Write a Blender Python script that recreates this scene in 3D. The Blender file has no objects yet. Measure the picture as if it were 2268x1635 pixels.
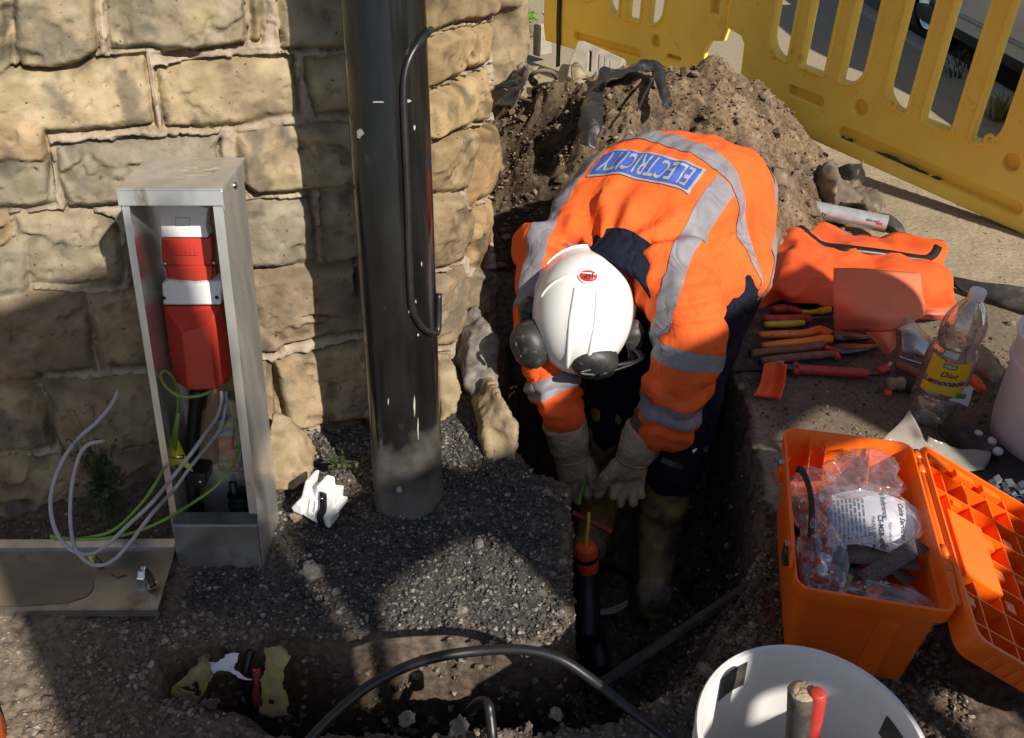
import bpy, bmesh, math, random
import numpy as np
from mathutils import Vector, Matrix
from mathutils.bvhtree import BVHTree
R=math.radians
sc=bpy.context.scene; COL=sc.collection
# ---------------------------------------------------------------- camera, sky, sun, exposure
CAMH=1.2; PITCH=35.0
cd=bpy.data.cameras.new('camera'); cam=bpy.data.objects.new('camera',cd); COL.objects.link(cam)
cam.location=(0,0,CAMH); cam.rotation_euler=(R(90-PITCH),0,0)
cd.sensor_width=36; cd.lens=36*2007/2500; cd.clip_start=.02; cd.clip_end=500
sc.camera=cam
SUN_AZ=Vector((-.645,.765,0)).normalized(); SUN_EL=R(37)
W=bpy.data.worlds.new('World'); sc.world=W; W.use_nodes=True
nt=W.node_tree; bg=nt.nodes['Background']
sky=nt.nodes.new('ShaderNodeTexSky'); sky.sky_type='NISHITA'; sky.sun_disc=False
sky.sun_elevation=SUN_EL; sky.sun_rotation=math.atan2(-SUN_AZ.x,-SUN_AZ.y)
nt.links.new(sky.outputs[0],bg.inputs[0]); bg.inputs[1].default_value=.074
sl=bpy.data.lights.new('sun','SUN'); sl.energy=5.0; sl.angle=R(.6); sl.color=(1,.93,.82)
so=bpy.data.objects.new('sun',sl); COL.objects.link(so)
sd=Vector((SUN_AZ.x*math.cos(SUN_EL),SUN_AZ.y*math.cos(SUN_EL),-math.sin(SUN_EL)))
so.rotation_euler=sd.to_track_quat('-Z','Y').to_euler(); so.location=(3,-3,4)
vs=sc.view_settings; vs.view_transform='Standard'; vs.look='None'; vs.exposure=.38; vs.gamma=1
sc.cycles.max_bounces=8; sc.cycles.transparent_max_bounces=16
try: sc.cycles.use_denoising=True
except Exception: pass
rng=np.random.default_rng(7); random.seed(7)
# ---------------------------------------------------------------- sight-line helpers (photo point + a real distance or height -> place)
S_,C_=math.sin(R(PITCH)),math.cos(R(PITCH)); FO=1821.
def ray(u,v):
    a=(u-1134)/FO; b=(v-817.5)/FO
    return np.array((a,C_-b*S_,-(S_+b*C_)))
EYE=np.array((0,0,CAMH))
def P(u,v,z=0.):
    r=ray(u,v); return EYE+r*((z-CAMH)/r[2])
def PY(u,v,y):
    r=ray(u,v); return EYE+r*(y/r[1])
def PD(u,v,d): return EYE+ray(u,v)*d
def proj(p):
    p=np.asarray(p,float); d=p[...,1]*C_+(CAMH-p[...,2])*S_
    return np.stack([1134+FO*p[...,0]/d, 817.5+FO*((CAMH-p[...,2])*C_-p[...,1]*S_)/d],-1), d
# ---------------------------------------------------------------- noise
def _h(ix,iy,iz,s):
    n=(ix*374761393+iy*668265263+iz*1274126177+s*974711)&0xffffffff
    n=((n^(n>>13))*1274126177)&0xffffffff
    n=((n^(n>>16))*2246822519)&0xffffffff
    return ((n^(n>>15))&0xffffff)/float(0xffffff)
def vn(p,s=0):
    p=np.asarray(p,float); i=np.floor(p).astype(np.int64); f=p-i; f=f*f*(3-2*f); o=0
    for dx in (0,1):
        for dy in (0,1):
            for dz in (0,1):
                w=(f[:,0] if dx else 1-f[:,0])*(f[:,1] if dy else 1-f[:,1])*(f[:,2] if dz else 1-f[:,2])
                o=o+w*_h(i[:,0]+dx,i[:,1]+dy,i[:,2]+dz,s)
    return o*2-1
def fbm(p,sc_,o=4,s=0,g=.5):
    p=np.asarray(p,float)*sc_; t=0; a=1; n=0
    for k in range(o):
        t=t+a*vn(p+k*17.3,s+k); n+=a; a*=g; p=p*2.03
    return t/n
def ss(a,b,x):
    t=np.clip((x-a)/(b-a),0,1); return t*t*(3-2*t)
# ---------------------------------------------------------------- objects
def tag(o,label=None,cat=None,group=None,kind=None):
    if label: o['label']=label
    if cat: o['category']=cat
    if group: o['group']=group
    if kind: o['kind']=kind
    return o
def wloc(o):
    l=Vector((0,0,0))
    while o is not None: l+=o.location; o=o.parent
    return l
def thing(name,label,cat,loc,group=None):
    o=bpy.data.objects.new(name,None); COL.objects.link(o); o.location=loc; o.empty_display_size=.05
    return tag(o,label,cat,group)
def mk(name,V,F,m=None,parent=None,smooth=True,label=None,cat=None,group=None,kind=None,origin=None,auto=None):
    V=np.asarray(V,float)
    if parent is not None: loc=np.array(wloc(parent)); 
    elif origin is not None: loc=np.array(origin,float)
    elif kind=='structure' or kind=='stuff': loc=np.zeros(3)
    else: loc=np.array((V[:,0].mean(),V[:,1].mean(),V[:,2].min()))
    me=bpy.data.meshes.new(name)
    me.from_pydata((V-loc).tolist(),[],[tuple(int(i) for i in f) for f in F]); me.update()
    o=bpy.data.objects.new(name,me); COL.objects.link(o)
    if parent is not None: o.parent=parent
    else: o.location=loc
    if m is not None: me.materials.append(m)
    if smooth:
        me.polygons.foreach_set('use_smooth',[True]*len(me.polygons))
        if auto is not None: me.set_sharp_from_angle(angle=R(auto))
    tag(o,label,cat,group,kind); return o
def join(parts):
    V=[];F=[];n=0
    for v,f in parts:
        v=np.asarray(v,float); V.append(v); F+= [tuple(i+n for i in q) for q in f]; n+=len(v)
    return np.concatenate(V),F
def evalmesh(o):
    dg=bpy.context.evaluated_depsgraph_get(); e=o.evaluated_get(dg); me=bpy.data.meshes.new_from_object(e)
    return me
def bake(o):
    me=evalmesh(o); o.modifiers.clear(); old=o.data; o.data=me; bpy.data.meshes.remove(old); return o
def bevel(o,w,seg=2,ang=30):
    m=o.modifiers.new('b','BEVEL'); m.width=w; m.segments=seg; m.limit_method='ANGLE'; m.angle_limit=R(ang); m.harden_normals=False
    return o
def solid(o,t,off=0):
    m=o.modifiers.new('s','SOLIDIFY'); m.thickness=t; m.offset=off; return o
def setcol(o,c):
    me=o.data; a=me.color_attributes.new('Col','FLOAT_COLOR','POINT')
    c=np.asarray(c,float); d=np.ones((len(c),4)); d[:,:3]=c; a.data.foreach_set('color',d.ravel())
# ---- shape makers: each gives (V,F)
def catmull(p,n=8):
    p=np.asarray(p,float); 
    if len(p)<3: return np.array([p[0]+(p[-1]-p[0])*t for t in np.linspace(0,1,n+1)])
    q=np.vstack([2*p[0]-p[1],p,2*p[-1]-p[-2]]); o=[]
    for i in range(1,len(q)-2):
        for t in np.arange(n)/n:
            a,b,c,d=q[i-1],q[i],q[i+1],q[i+2]
            o.append(.5*((2*b)+(c-a)*t+(2*a-5*b+4*c-d)*t*t+(3*b-a-3*c+d)*t**3))
    o.append(p[-1]); return np.array(o)
def frames(p):
    t=np.gradient(p,axis=0); t/=np.linalg.norm(t,axis=1)[:,None]+1e-12
    u=np.cross(t[0],(0,0,1)); 
    if np.linalg.norm(u)<.1: u=np.cross(t[0],(1,0,0))
    u/=np.linalg.norm(u); U=[]
    for k in range(len(p)):
        u=u-t[k]*np.dot(u,t[k]); u/=np.linalg.norm(u); U.append(u)
    U=np.array(U); return t,U,np.cross(t,U)
def tube(p,r,n=10,smooth=8,caps=True):
    p=np.asarray(p,float); r0=r
    if smooth:
        if not np.isscalar(r): r=catmull(np.stack([np.asarray(r,float)]*3,1),smooth)[:,0]
        p=catmull(p,smooth)
    r=np.full(len(p),r) if np.isscalar(r) else np.asarray(r,float)
    t,U,B=frames(p); a=np.arange(n)/n*2*math.pi
    V=(p[:,None]+r[:,None,None]*(np.cos(a)[None,:,None]*U[:,None]+np.sin(a)[None,:,None]*B[:,None])).reshape(-1,3)
    F=[(i*n+j,i*n+(j+1)%n,(i+1)*n+(j+1)%n,(i+1)*n+j) for i in range(len(p)-1) for j in range(n)]
    if caps: F+=[tuple(range(n))[::-1],tuple((len(p)-1)*n+j for j in range(n))]
    return V,F
def flat(p,w,t=.001,up=(0,0,1),smooth=6,twist=None):
    """strap: ribbon of width w, thickness t along p"""
    p=catmull(p,smooth) if smooth else np.asarray(p,float); tt=np.gradient(p,axis=0); tt/=np.linalg.norm(tt,axis=1)[:,None]
    s=np.cross(tt,up); s/=np.linalg.norm(s,axis=1)[:,None]+1e-9; u=np.cross(s,tt)
    if twist is not None:
        a=np.interp(np.linspace(0,1,len(p)),np.linspace(0,1,len(twist)),twist)[:,None]; s,u=s*np.cos(a)+u*np.sin(a),u*np.cos(a)-s*np.sin(a)
    w=np.interp(np.linspace(0,1,len(p)),np.linspace(0,1,len(w)),w)[:,None] if not np.isscalar(w) else w
    V=np.stack([p-s*w/2-u*t/2,p+s*w/2-u*t/2,p+s*w/2+u*t/2,p-s*w/2+u*t/2],1).reshape(-1,3); n=len(p)
    F=[(4*i+j,4*i+(j+1)%4,4*i+4+(j+1)%4,4*i+4+j) for i in range(n-1) for j in range(4)]+[(3,2,1,0),(4*n-4,4*n-3,4*n-2,4*n-1)]
    return V,F
def lathe(prof,o=(0,0,0),ax=(0,0,1),n=32,xs=None):
    ax=np.asarray(ax,float); ax/=np.linalg.norm(ax)
    u=np.cross(ax,(0,1,0)) if abs(ax[1])<.9 else np.cross(ax,(1,0,0)); u/=np.linalg.norm(u); b=np.cross(ax,u)
    a=np.arange(n)/n*2*math.pi; ring=np.cos(a)[:,None]*u+np.sin(a)[:,None]*b
    V=np.concatenate([np.asarray(o,float)+ax*h+ring*max(r,1e-5) for r,h in prof])
    F=[(i*n+j,i*n+(j+1)%n,(i+1)*n+(j+1)%n,(i+1)*n+j) for i in range(len(prof)-1) for j in range(n)]
    return V,F
def prism(poly,vec):
    poly=np.asarray(poly,float); n=len(poly); V=np.vstack([poly,poly+np.asarray(vec,float)])
    return V,[tuple(range(n))[::-1],tuple(range(n,2*n))]+[(i,(i+1)%n,n+(i+1)%n,n+i) for i in range(n)]
def boxf(c,X,Y,Z,sx,sy,sz):
    c=np.asarray(c,float); X,Y,Z=[np.asarray(q,float) for q in (X,Y,Z)]
    V=[c+X*sx*i/2+Y*sy*j/2+Z*sz*k/2 for k in (-1,1) for j in (-1,1) for i in (-1,1)]
    return np.array(V),[(0,2,3,1),(4,5,7,6),(0,1,5,4),(2,6,7,3),(0,4,6,2),(1,3,7,5)]
EX,EY,EZ=np.eye(3)
def box(x0,x1,y0,y1,z0,z1): return boxf(((x0+x1)/2,(y0+y1)/2,(z0+z1)/2),EX,EY,EZ,x1-x0,y1-y0,z1-z0)
def ico(sub=2):
    bm=bmesh.new(); bmesh.ops.create_icosphere(bm,subdivisions=sub,radius=1)
    V=np.array([v.co for v in bm.verts]); F=[tuple(v.index for v in f.verts) for f in bm.faces]; bm.free(); return V,F
ICO={k:ico(k) for k in (1,2,3,4,5)}
def rock(c,s,seed=0,sub=3,am=.28,rot=None,freq=1.6):
    V,F=ICO[sub]; V=V.copy(); n=fbm(V+seed*7.7,freq,3,seed); V=V*(1+am*n)[:,None]
    k=vn(V*1.3+seed,seed+5); V*=np.where(k>.25,.9,1)[:,None]
    V=V*np.asarray(s,float)
    if rot is not None: V=V@np.array(Matrix.Rotation(rot,3,'Z')).T
    return V+np.asarray(c,float),F
def patch(ctrl,n=6,nz=0.,fs=18,seed=0):
    c=np.array(ctrl,float); r1=np.array([catmull(row,n) for row in c]); r2=np.stack([catmull(r1[:,j],n) for j in range(r1.shape[1])],1)
    h,w=r2.shape[:2]; V=r2.reshape(-1,3)
    if nz:
        V=V+np.stack([fbm(V,fs,3,seed+i*9) for i in range(3)],1)*nz
        q=1-np.abs(fbm(V,fs*.7,2,seed+40)); V[:,2]+=(q-.7)*nz*.9
    return V,[(i*w+j,i*w+j+1,(i+1)*w+j+1,(i+1)*w+j) for i in range(h-1) for j in range(w-1)]
def capsule(p0,r0,p1,r1,n=14,k=4):
    p0,p1=np.asarray(p0,float),np.asarray(p1,float); d=p1-p0; L=np.linalg.norm(d); d/=L
    prof=[(r0*math.sin(a),-r0*math.cos(a)) for a in np.linspace(0.02,math.pi/2,k)]+[(r1*math.cos(a),L+r1*math.sin(a)) for a in np.linspace(0,math.pi/2-.02,k)]
    V,F=lathe(prof,p0,d,n); m=len(prof)
    return V,F+[tuple(range(n))[::-1],tuple((m-1)*n+j for j in range(n))]
def ellip(c,X,Y,Z,sub=3):
    V,F=ICO[sub]; M_=np.array([X,Y,Z],float); return V@M_+np.asarray(c,float),F
def blob(parts,vox,smooth=4,fac=.5):
    V,F=join(parts); me=bpy.data.meshes.new('t'); me.from_pydata(V.tolist(),[],F); o=bpy.data.objects.new('t',me); COL.objects.link(o)
    m=o.modifiers.new('r','REMESH'); m.mode='VOXEL'; m.voxel_size=vox
    if smooth:
        m=o.modifiers.new('s','SMOOTH'); m.iterations=smooth; m.factor=fac
    e=evalmesh(o); bpy.data.objects.remove(o); bpy.data.meshes.remove(me)
    V=np.array([v.co for v in e.vertices]); F=[tuple(p.vertices) for p in e.polygons]; bpy.data.meshes.remove(e); return V,F
def vnorm(V,F):
    N=np.zeros_like(V)
    for f in F:
        a=np.cross(V[f[1]]-V[f[0]],V[f[2]]-V[f[0]])
        for i in f: N[i]+=a
    return N/(np.linalg.norm(N,axis=1)[:,None]+1e-12)
def clipband(V,F,N,fields,off=.002):
    """part of the surface where every (field,lo,hi) holds, cut cleanly, lifted by off"""
    Q=V+N*off; nf=len(fields); A=np.concatenate([Q]+[f[0][:,None] for f in fields],1); out=[];faces=[];cache={}
    for f in F:
        vals=A[list(f)]
        if any((vals[:,3+k].max()<fields[k][1]) or (vals[:,3+k].min()>fields[k][2]) for k in range(nf)): continue
        poly=[vals[i] for i in range(len(f))]
        for k in range(nf):
            for sgn,lim in ((1,fields[k][1]),(-1,-fields[k][2])):
                new=[]
                for i in range(len(poly)):
                    a,b=poly[i],poly[(i+1)%len(poly)]; da=sgn*a[3+k]-lim; db=sgn*b[3+k]-lim
                    if da>=0: new.append(a)
                    if da*db<0: new.append(a+(b-a)*(da/(da-db)))
                poly=new
                if len(poly)<3: break
            if len(poly)<3: break
        if len(poly)<3: continue
        ids=[]
        for q in poly:
            key=tuple(np.round(q[:3],5)); 
            if key not in cache: cache[key]=len(out); out.append(q[:3])
            if not ids or ids[-1]!=cache[key]: ids.append(cache[key])
        if len(ids)>2 and ids[0]==ids[-1]: ids.pop()
        if len(set(ids))>2: faces.append(tuple(dict.fromkeys(ids)))
    return np.array(out),faces
def textmesh(s,size=1.,bold=0.,space=1.):
    c=bpy.data.curves.new('t','FONT'); c.body=s; c.size=size; c.offset=bold; c.space_character=space; c.align_x='CENTER'; c.align_y='CENTER'; c.resolution_u=3
    o=bpy.data.objects.new('t',c); COL.objects.link(o); me=evalmesh(o)
    V=np.array([v.co for v in me.vertices]); F=[tuple(p.vertices) for p in me.polygons]
    bpy.data.objects.remove(o); bpy.data.curves.remove(c); bpy.data.meshes.remove(me); return V,F
# ---------------------------------------------------------------- materials
def M(name,c,c2=None,rough=.6,sc_=20,bump=0.,bsc=80,metal=0.,spec=.5,coat=0.,attr=False,det=6,c3=None,sc3=5,k3=(.55,.7),rv=0.,speck=None,aniso=None,wr=None):
    m=bpy.data.materials.new(name); m.use_nodes=True; n=m.node_tree.nodes; l=m.node_tree.links; b=n['Principled BSDF']
    tc=n.new('ShaderNodeTexCoord'); co=tc.outputs['Object']
    if aniso:
        mp=n.new('ShaderNodeMapping'); mp.inputs['Scale'].default_value=aniso; l.new(co,mp.inputs[0]); co=mp.outputs[0]
    nz=n.new('ShaderNodeTexNoise'); nz.inputs['Scale'].default_value=sc_; nz.inputs['Detail'].default_value=det; l.new(co,nz.inputs['Vector'])
    c2=c2 or tuple(x*.8 for x in c)
    rp=n.new('ShaderNodeValToRGB'); rp.color_ramp.elements[0].position=.36; rp.color_ramp.elements[1].position=.64
    rp.color_ramp.elements[0].color=(*c2,1); rp.color_ramp.elements[1].color=(*c,1); l.new(nz.outputs[0],rp.inputs[0]); out=rp.outputs[0]
    def mix(fac,a,bb,mode='MIX'):
        x=n.new('ShaderNodeMix'); x.data_type='RGBA'; x.blend_type=mode
        if isinstance(fac,float): x.inputs[0].default_value=fac
        else: l.new(fac,x.inputs[0])
        for s,q in ((6,a),(7,bb)):
            if isinstance(q,tuple): x.inputs[s].default_value=(*q,1)
            else: l.new(q,x.inputs[s])
        return x.outputs[2]
    def noise_mask(s,lo,hi,d=5):
        z=n.new('ShaderNodeTexNoise'); z.inputs['Scale'].default_value=s; z.inputs['Detail'].default_value=d; z.inputs['Roughness'].default_value=.62; l.new(co,z.inputs['Vector'])
        g=n.new('ShaderNodeMapRange'); g.inputs[1].default_value=lo; g.inputs[2].default_value=hi; l.new(z.outputs[0],g.inputs[0]); return g.outputs[0]
    if attr:
        at=n.new('ShaderNodeVertexColor'); at.layer_name='Col'; out=mix(1.,at.outputs[0],out,'MULTIPLY')
    if c3: out=mix(noise_mask(sc3,*k3),out,c3)
    if speck:
        for (s,colr,thr) in speck:
            v=n.new('ShaderNodeTexVoronoi'); v.inputs['Scale'].default_value=s; l.new(co,v.inputs['Vector'])
            sp=n.new('ShaderNodeSeparateColor'); l.new(v.outputs['Color'],sp.inputs[0])
            g=n.new('ShaderNodeMath'); g.operation='GREATER_THAN'; g.inputs[1].default_value=thr; l.new(sp.outputs[0],g.inputs[0]); out=mix(g.outputs[0],out,colr)
    l.new(out,b.inputs['Base Color'])
    b.inputs['Roughness'].default_value=rough; b.inputs['Metallic'].default_value=metal; b.inputs['Specular IOR Level'].default_value=spec
    b.inputs['Coat Weight'].default_value=coat; b.inputs['Coat Roughness'].default_value=.12
    if rv:
        g=n.new('ShaderNodeMapRange'); g.inputs[1].default_value=.3; g.inputs[2].default_value=.7; g.inputs[3].default_value=rough-rv; g.inputs[4].default_value=rough+rv
        z=n.new('ShaderNodeTexNoise'); z.inputs['Scale'].default_value=sc_*.6; z.inputs['Detail'].default_value=8; l.new(co,z.inputs['Vector']); l.new(z.outputs[0],g.inputs[0]); l.new(g.outputs[0],b.inputs['Roughness'])
    base_n=None
    if wr:   # creases: folded noise
        z=n.new('ShaderNodeTexNoise'); z.inputs['Scale'].default_value=wr[0]; z.inputs['Detail'].default_value=2.5; z.inputs['Distortion'].default_value=wr[2]; l.new(co,z.inputs['Vector'])
        a1=n.new('ShaderNodeMath'); a1.operation='SUBTRACT'; a1.inputs[1].default_value=.5; l.new(z.outputs[0],a1.inputs[0])
        a2=n.new('ShaderNodeMath'); a2.operation='ABSOLUTE'; l.new(a1.outputs[0],a2.inputs[0]); a3=n.new('ShaderNodeMath'); a3.operation='POWER'; a3.inputs[1].default_value=.6; l.new(a2.outputs[0],a3.inputs[0])
        bp=n.new('ShaderNodeBump'); bp.inputs['Strength'].default_value=1; bp.inputs['Distance'].default_value=wr[1]; l.new(a3.outputs[0],bp.inputs['Height']); base_n=bp.outputs[0]; l.new(base_n,b.inputs['Normal'])
    if bump:
        z=n.new('ShaderNodeTexNoise'); z.inputs['Scale'].default_value=bsc; z.inputs['Detail'].default_value=6; z.inputs['Roughness'].default_value=.65; l.new(co,z.inputs['Vector'])
        bp=n.new('ShaderNodeBump'); bp.inputs['Strength'].default_value=min(1,bump); bp.inputs['Distance'].default_value=.02*max(1,bump)*20/bsc; l.new(z.outputs[0],bp.inputs['Height']); l.new(bp.outputs[0],b.inputs['Normal'])
        if base_n is not None: l.new(base_n,bp.inputs['Normal'])
    return m
def film(name,tint=(1,1,1),gl=.12,body=.08,bc=(.8,.8,.8),rough=.08,bump=.4,bsc=30):
    m=bpy.data.materials.new(name); m.use_nodes=True; n=m.node_tree.nodes; l=m.node_tree.links; n.remove(n['Principled BSDF']); out=n['Material Output']
    tr=n.new('ShaderNodeBsdfTransparent'); tr.inputs[0].default_value=(*tint,1)
    df=n.new('ShaderNodeBsdfDiffuse'); df.inputs[0].default_value=(*bc,1); tl=n.new('ShaderNodeBsdfTranslucent'); tl.inputs[0].default_value=(*bc,1)
    gs=n.new('ShaderNodeBsdfGlossy'); gs.inputs['Roughness'].default_value=rough
    m0=n.new('ShaderNodeMixShader'); m0.inputs[0].default_value=.5; l.new(df.outputs[0],m0.inputs[1]); l.new(tl.outputs[0],m0.inputs[2])
    m1=n.new('ShaderNodeMixShader'); m1.inputs[0].default_value=body; l.new(tr.outputs[0],m1.inputs[1]); l.new(m0.outputs[0],m1.inputs[2])
    lw=n.new('ShaderNodeLayerWeight'); lw.inputs[0].default_value=.35
    mr=n.new('ShaderNodeMapRange'); mr.inputs[3].default_value=gl*.45; mr.inputs[4].default_value=min(1,gl*4); l.new(lw.outputs['Facing'],mr.inputs[0])
    m2=n.new('ShaderNodeMixShader'); l.new(mr.outputs[0],m2.inputs[0]); l.new(m1.outputs[0],m2.inputs[1]); l.new(gs.outputs[0],m2.inputs[2]); l.new(m2.outputs[0],out.inputs[0])
    if bump:
        tc=n.new('ShaderNodeTexCoord'); z=n.new('ShaderNodeTexNoise'); z.inputs['Scale'].default_value=bsc; z.inputs['Detail'].default_value=3; l.new(tc.outputs['Object'],z.inputs['Vector'])
        bp=n.new('ShaderNodeBump'); bp.inputs['Strength'].default_value=bump; bp.inputs['Distance'].default_value=.01; l.new(z.outputs[0],bp.inputs['Height'])
        for q in (gs,lw,df): l.new(bp.outputs[0],q.inputs['Normal'])
    return m
K={}
K['stone']=M('wall_stone',(1,1,1),(.72,.70,.66),rough=.92,sc_=26,bump=1.,bsc=190,attr=True,spec=.15,c3=(.045,.042,.035),sc3=85,k3=(.64,.71))
K['ground']=M('soil_and_grit',(1.15,1.12,1.08),(.55,.55,.55),rough=.95,sc_=70,bump=1.,bsc=260,attr=True,spec=.15,det=9)
K['pave']=M('pavement_concrete',(1.08,1.06,1.04),(.75,.74,.72),rough=.93,sc_=90,bump=.8,bsc=320,attr=True,spec=.15,det=9,c3=(.09,.07,.05),sc3=42,k3=(.62,.72))
K['gravel']=M('loose_grit',(1.1,1.1,1.1),(.6,.6,.6),rough=.85,sc_=120,bump=.5,bsc=400,attr=True,spec=.25)
K['rock']=M('pebble_stone',(.25,.225,.195),(.13,.115,.098),rough=.9,sc_=60,bump=.6,bsc=300,spec=.25,c3=(.10,.09,.075),sc3=25,k3=(.52,.66))
K['tanrock']=M('sandstone_block',(.36,.28,.17),(.24,.18,.11),rough=.92,sc_=30,bump=.8,bsc=150,spec=.2,c3=(.09,.07,.05),sc3=14,k3=(.55,.7))
K['pole']=M('black_gloss_paint',(.012,.012,.012),(.006,.006,.006),rough=.17,sc_=30,bump=.05,bsc=60,spec=.38,rv=.08,aniso=(1,1,.12),c3=(.10,.095,.08),sc3=150,k3=(.71,.76))
K['cable']=M('black_cable_sheath',(.015,.015,.016),(.008,.008,.009),rough=.38,sc_=60,bump=.08,bsc=150)
K['steel']=M('brushed_steel',(.72,.71,.69),(.55,.54,.52),rough=.30,sc_=26,metal=.75,bump=.05,bsc=120,rv=.08,aniso=(1,1,.25),c3=(.22,.17,.11),sc3=12,k3=(.60,.72))
K['steelmud']=M('muddy_steel',(.46,.45,.43),(.34,.33,.31),rough=.28,sc_=14,metal=.8,bump=.05,bsc=90,rv=.1,c3=(.27,.22,.16),sc3=9,k3=(.60,.70))
K['board']=M('plywood_board',(.30,.205,.10),(.24,.16,.075),rough=.7,sc_=12,aniso=(6,1,1),bump=.1,bsc=90)
K['red']=M('red_plastic',(.50,.042,.022),(.44,.036,.02),rough=.38,sc_=8,bump=.03,bsc=150)
K['white']=M('white_plastic',(.80,.80,.79),(.74,.74,.73),rough=.42,sc_=8,c3=(.42,.39,.34),sc3=30,k3=(.70,.8))
K['grey']=M('grey_plastic',(.30,.30,.31),(.25,.25,.26),rough=.45,sc_=10)
K['greywire']=M('grey_wire',(.36,.36,.38),(.30,.30,.32),rough=.42,sc_=30)
K['foil']=M('silver_foil',(.74,.74,.73),(.6,.6,.59),rough=.24,sc_=30,metal=.65,bump=.12,bsc=60)
K['dark']=M('black_plastic',(.016,.016,.017),(.010,.010,.011),rough=.42,sc_=20,bump=.06,bsc=120,c3=(.07,.065,.055),sc3=40,k3=(.64,.75))
K['darkdusty']=M('dusty_black_plastic',(.035,.035,.034),(.02,.02,.02),rough=.5,sc_=25,bump=.1,bsc=120,c3=(.15,.14,.12),sc3=45,k3=(.56,.72))
K['green']=M('green_yellow_wire',(.17,.31,.05),(.14,.26,.04),rough=.4,sc_=20)
K['yellowwire']=M('yellow_wire',(.62,.52,.03),(.55,.45,.03),rough=.4,sc_=20)
K['lime']=M('bright_yellow_tag',(.82,.80,.02),(.75,.72,.02),rough=.45,sc_=20)
K['hivis']=M('hi_vis_orange_cloth',(.82,.130,.026),(.74,.110,.021),rough=.85,sc_=9,bump=.22,bsc=420,spec=.2,c3=(.36,.075,.025),sc3=8,k3=(.62,.82),wr=(9,.007,1.0))
K['tape']=M('reflective_tape',(.235,.218,.245),(.19,.178,.20),rough=.6,sc_=30,metal=.0,bump=.15,bsc=400,wr=(11,.006,.9))
K['blue']=M('blue_panel_cloth',(.045,.10,.44),(.038,.085,.37),rough=.7,sc_=60,bump=.1,bsc=500)
K['letters']=M('silver_lettering',(.40,.40,.38),(.33,.33,.31),rough=.45,sc_=60,metal=.1)
K['navy']=M('navy_cloth',(.008,.010,.022),(.005,.006,.014),rough=.9,sc_=30,bump=.3,bsc=300,spec=.2,wr=(12,.02,.9))
K['skin']=M('skin',(.45,.22,.15),(.38,.17,.11),rough=.55,sc_=40,bump=.1,bsc=200)
K['hair']=M('dark_hair',(.03,.02,.013),(.015,.01,.007),rough=.7,sc_=200,bump=.5,bsc=400)
K['leather']=M('tan_leather',(.42,.33,.22),(.30,.225,.145),rough=.85,sc_=18,bump=.3,bsc=200,spec=.25,c3=(.09,.065,.04),sc3=11,k3=(.55,.72),wr=(30,.006,.8))
K['cuff']=M('brown_knit_cuff',(.12,.065,.045),(.08,.045,.03),rough=.95,sc_=60,bump=.4,bsc=300)
K['boot']=M('muddy_yellow_rubber',(.46,.30,.06),(.27,.185,.07),rough=.6,sc_=9,bump=.2,bsc=60,c3=(.10,.075,.05),sc3=8,k3=(.44,.60))
K['helmet']=M('white_helmet',(.82,.82,.80),(.78,.78,.76),rough=.3,sc_=10,bump=.02,bsc=200,coat=.25,c3=(.50,.49,.46),sc3=28,k3=(.68,.82))
K['orange']=M('orange_plastic',(.95,.165,.007),(.90,.145,.006),rough=.36,sc_=12,bump=.03,bsc=160,c3=(.55,.12,.02),sc3=18,k3=(.66,.8))
K['orangebag']=M('orange_rubber_sheet',(.86,.115,.025),(.76,.095,.02),rough=.45,sc_=10,bump=.08,bsc=140,c3=(.40,.075,.03),sc3=14,k3=(.60,.75))
K['salmon']=M('salmon_rubber_sheet',(.85,.20,.10),(.78,.175,.085),rough=.55,sc_=10,bump=.05,bsc=160,c3=(.50,.13,.08),sc3=16,k3=(.66,.8))
K['yellow']=M('yellow_barrier_plastic',(1.0,.76,.14),(.97,.69,.11),rough=.45,sc_=7,bump=.1,bsc=120,c3=(.55,.38,.12),sc3=16,k3=(.60,.80),spec=.4)
K['bucket']=M('white_bucket_plastic',(.74,.73,.72),(.68,.67,.66),rough=.42,sc_=9,bump=.03,bsc=100,c3=(.36,.33,.29),sc3=16,k3=(.63,.78))
K['rubber']=M('dark_rubber_mat',(.045,.042,.04),(.028,.026,.025),rough=.75,sc_=30,bump=.2,bsc=150,c3=(.14,.11,.08),sc3=18,k3=(.50,.68))
K['toolred']=M('red_tool_grip',(.55,.045,.03),(.42,.04,.03),rough=.45,sc_=40,bump=.05,c3=(.10,.05,.04),sc3=40,k3=(.55,.7))
K['toolorange']=M('orange_tool_grip',(.85,.25,.03),(.72,.20,.03),rough=.45,sc_=40,c3=(.20,.09,.04),sc3=40,k3=(.6,.75))
K['toolbrown']=M('dirty_brown_grip',(.26,.11,.06),(.16,.075,.05),rough=.7,sc_=50,bump=.2)
K['toolsteel']=M('dark_tool_steel',(.16,.155,.15),(.09,.088,.085),rough=.42,sc_=40,metal=.8)
K['chrome']=M('bright_metal',(.68,.68,.67),(.5,.5,.5),rough=.2,sc_=50,metal=1.)
K['rag']=M('muddy_rag',(.17,.13,.09),(.08,.06,.045),rough=.85,sc_=22,bump=.3,bsc=120,c3=(.30,.24,.16),sc3=14,k3=(.55,.68))
K['blackfilm']=M('torn_black_polythene',(.018,.018,.019),(.03,.029,.027),rough=.32,sc_=20,bump=.5,bsc=70,c3=(.13,.11,.085),sc3=25,k3=(.56,.7))
K['warn']=M('faded_warning_tape',(.40,.34,.08),(.22,.175,.09),rough=.6,sc_=22,bump=.2,c3=(.25,.17,.15),sc3=11,k3=(.52,.60))
K['warnred']=M('faded_purple_tape',(.24,.13,.13),(.30,.22,.20),rough=.6,sc_=22,bump=.2,c3=(.10,.06,.06),sc3=18,k3=(.55,.65))
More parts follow.
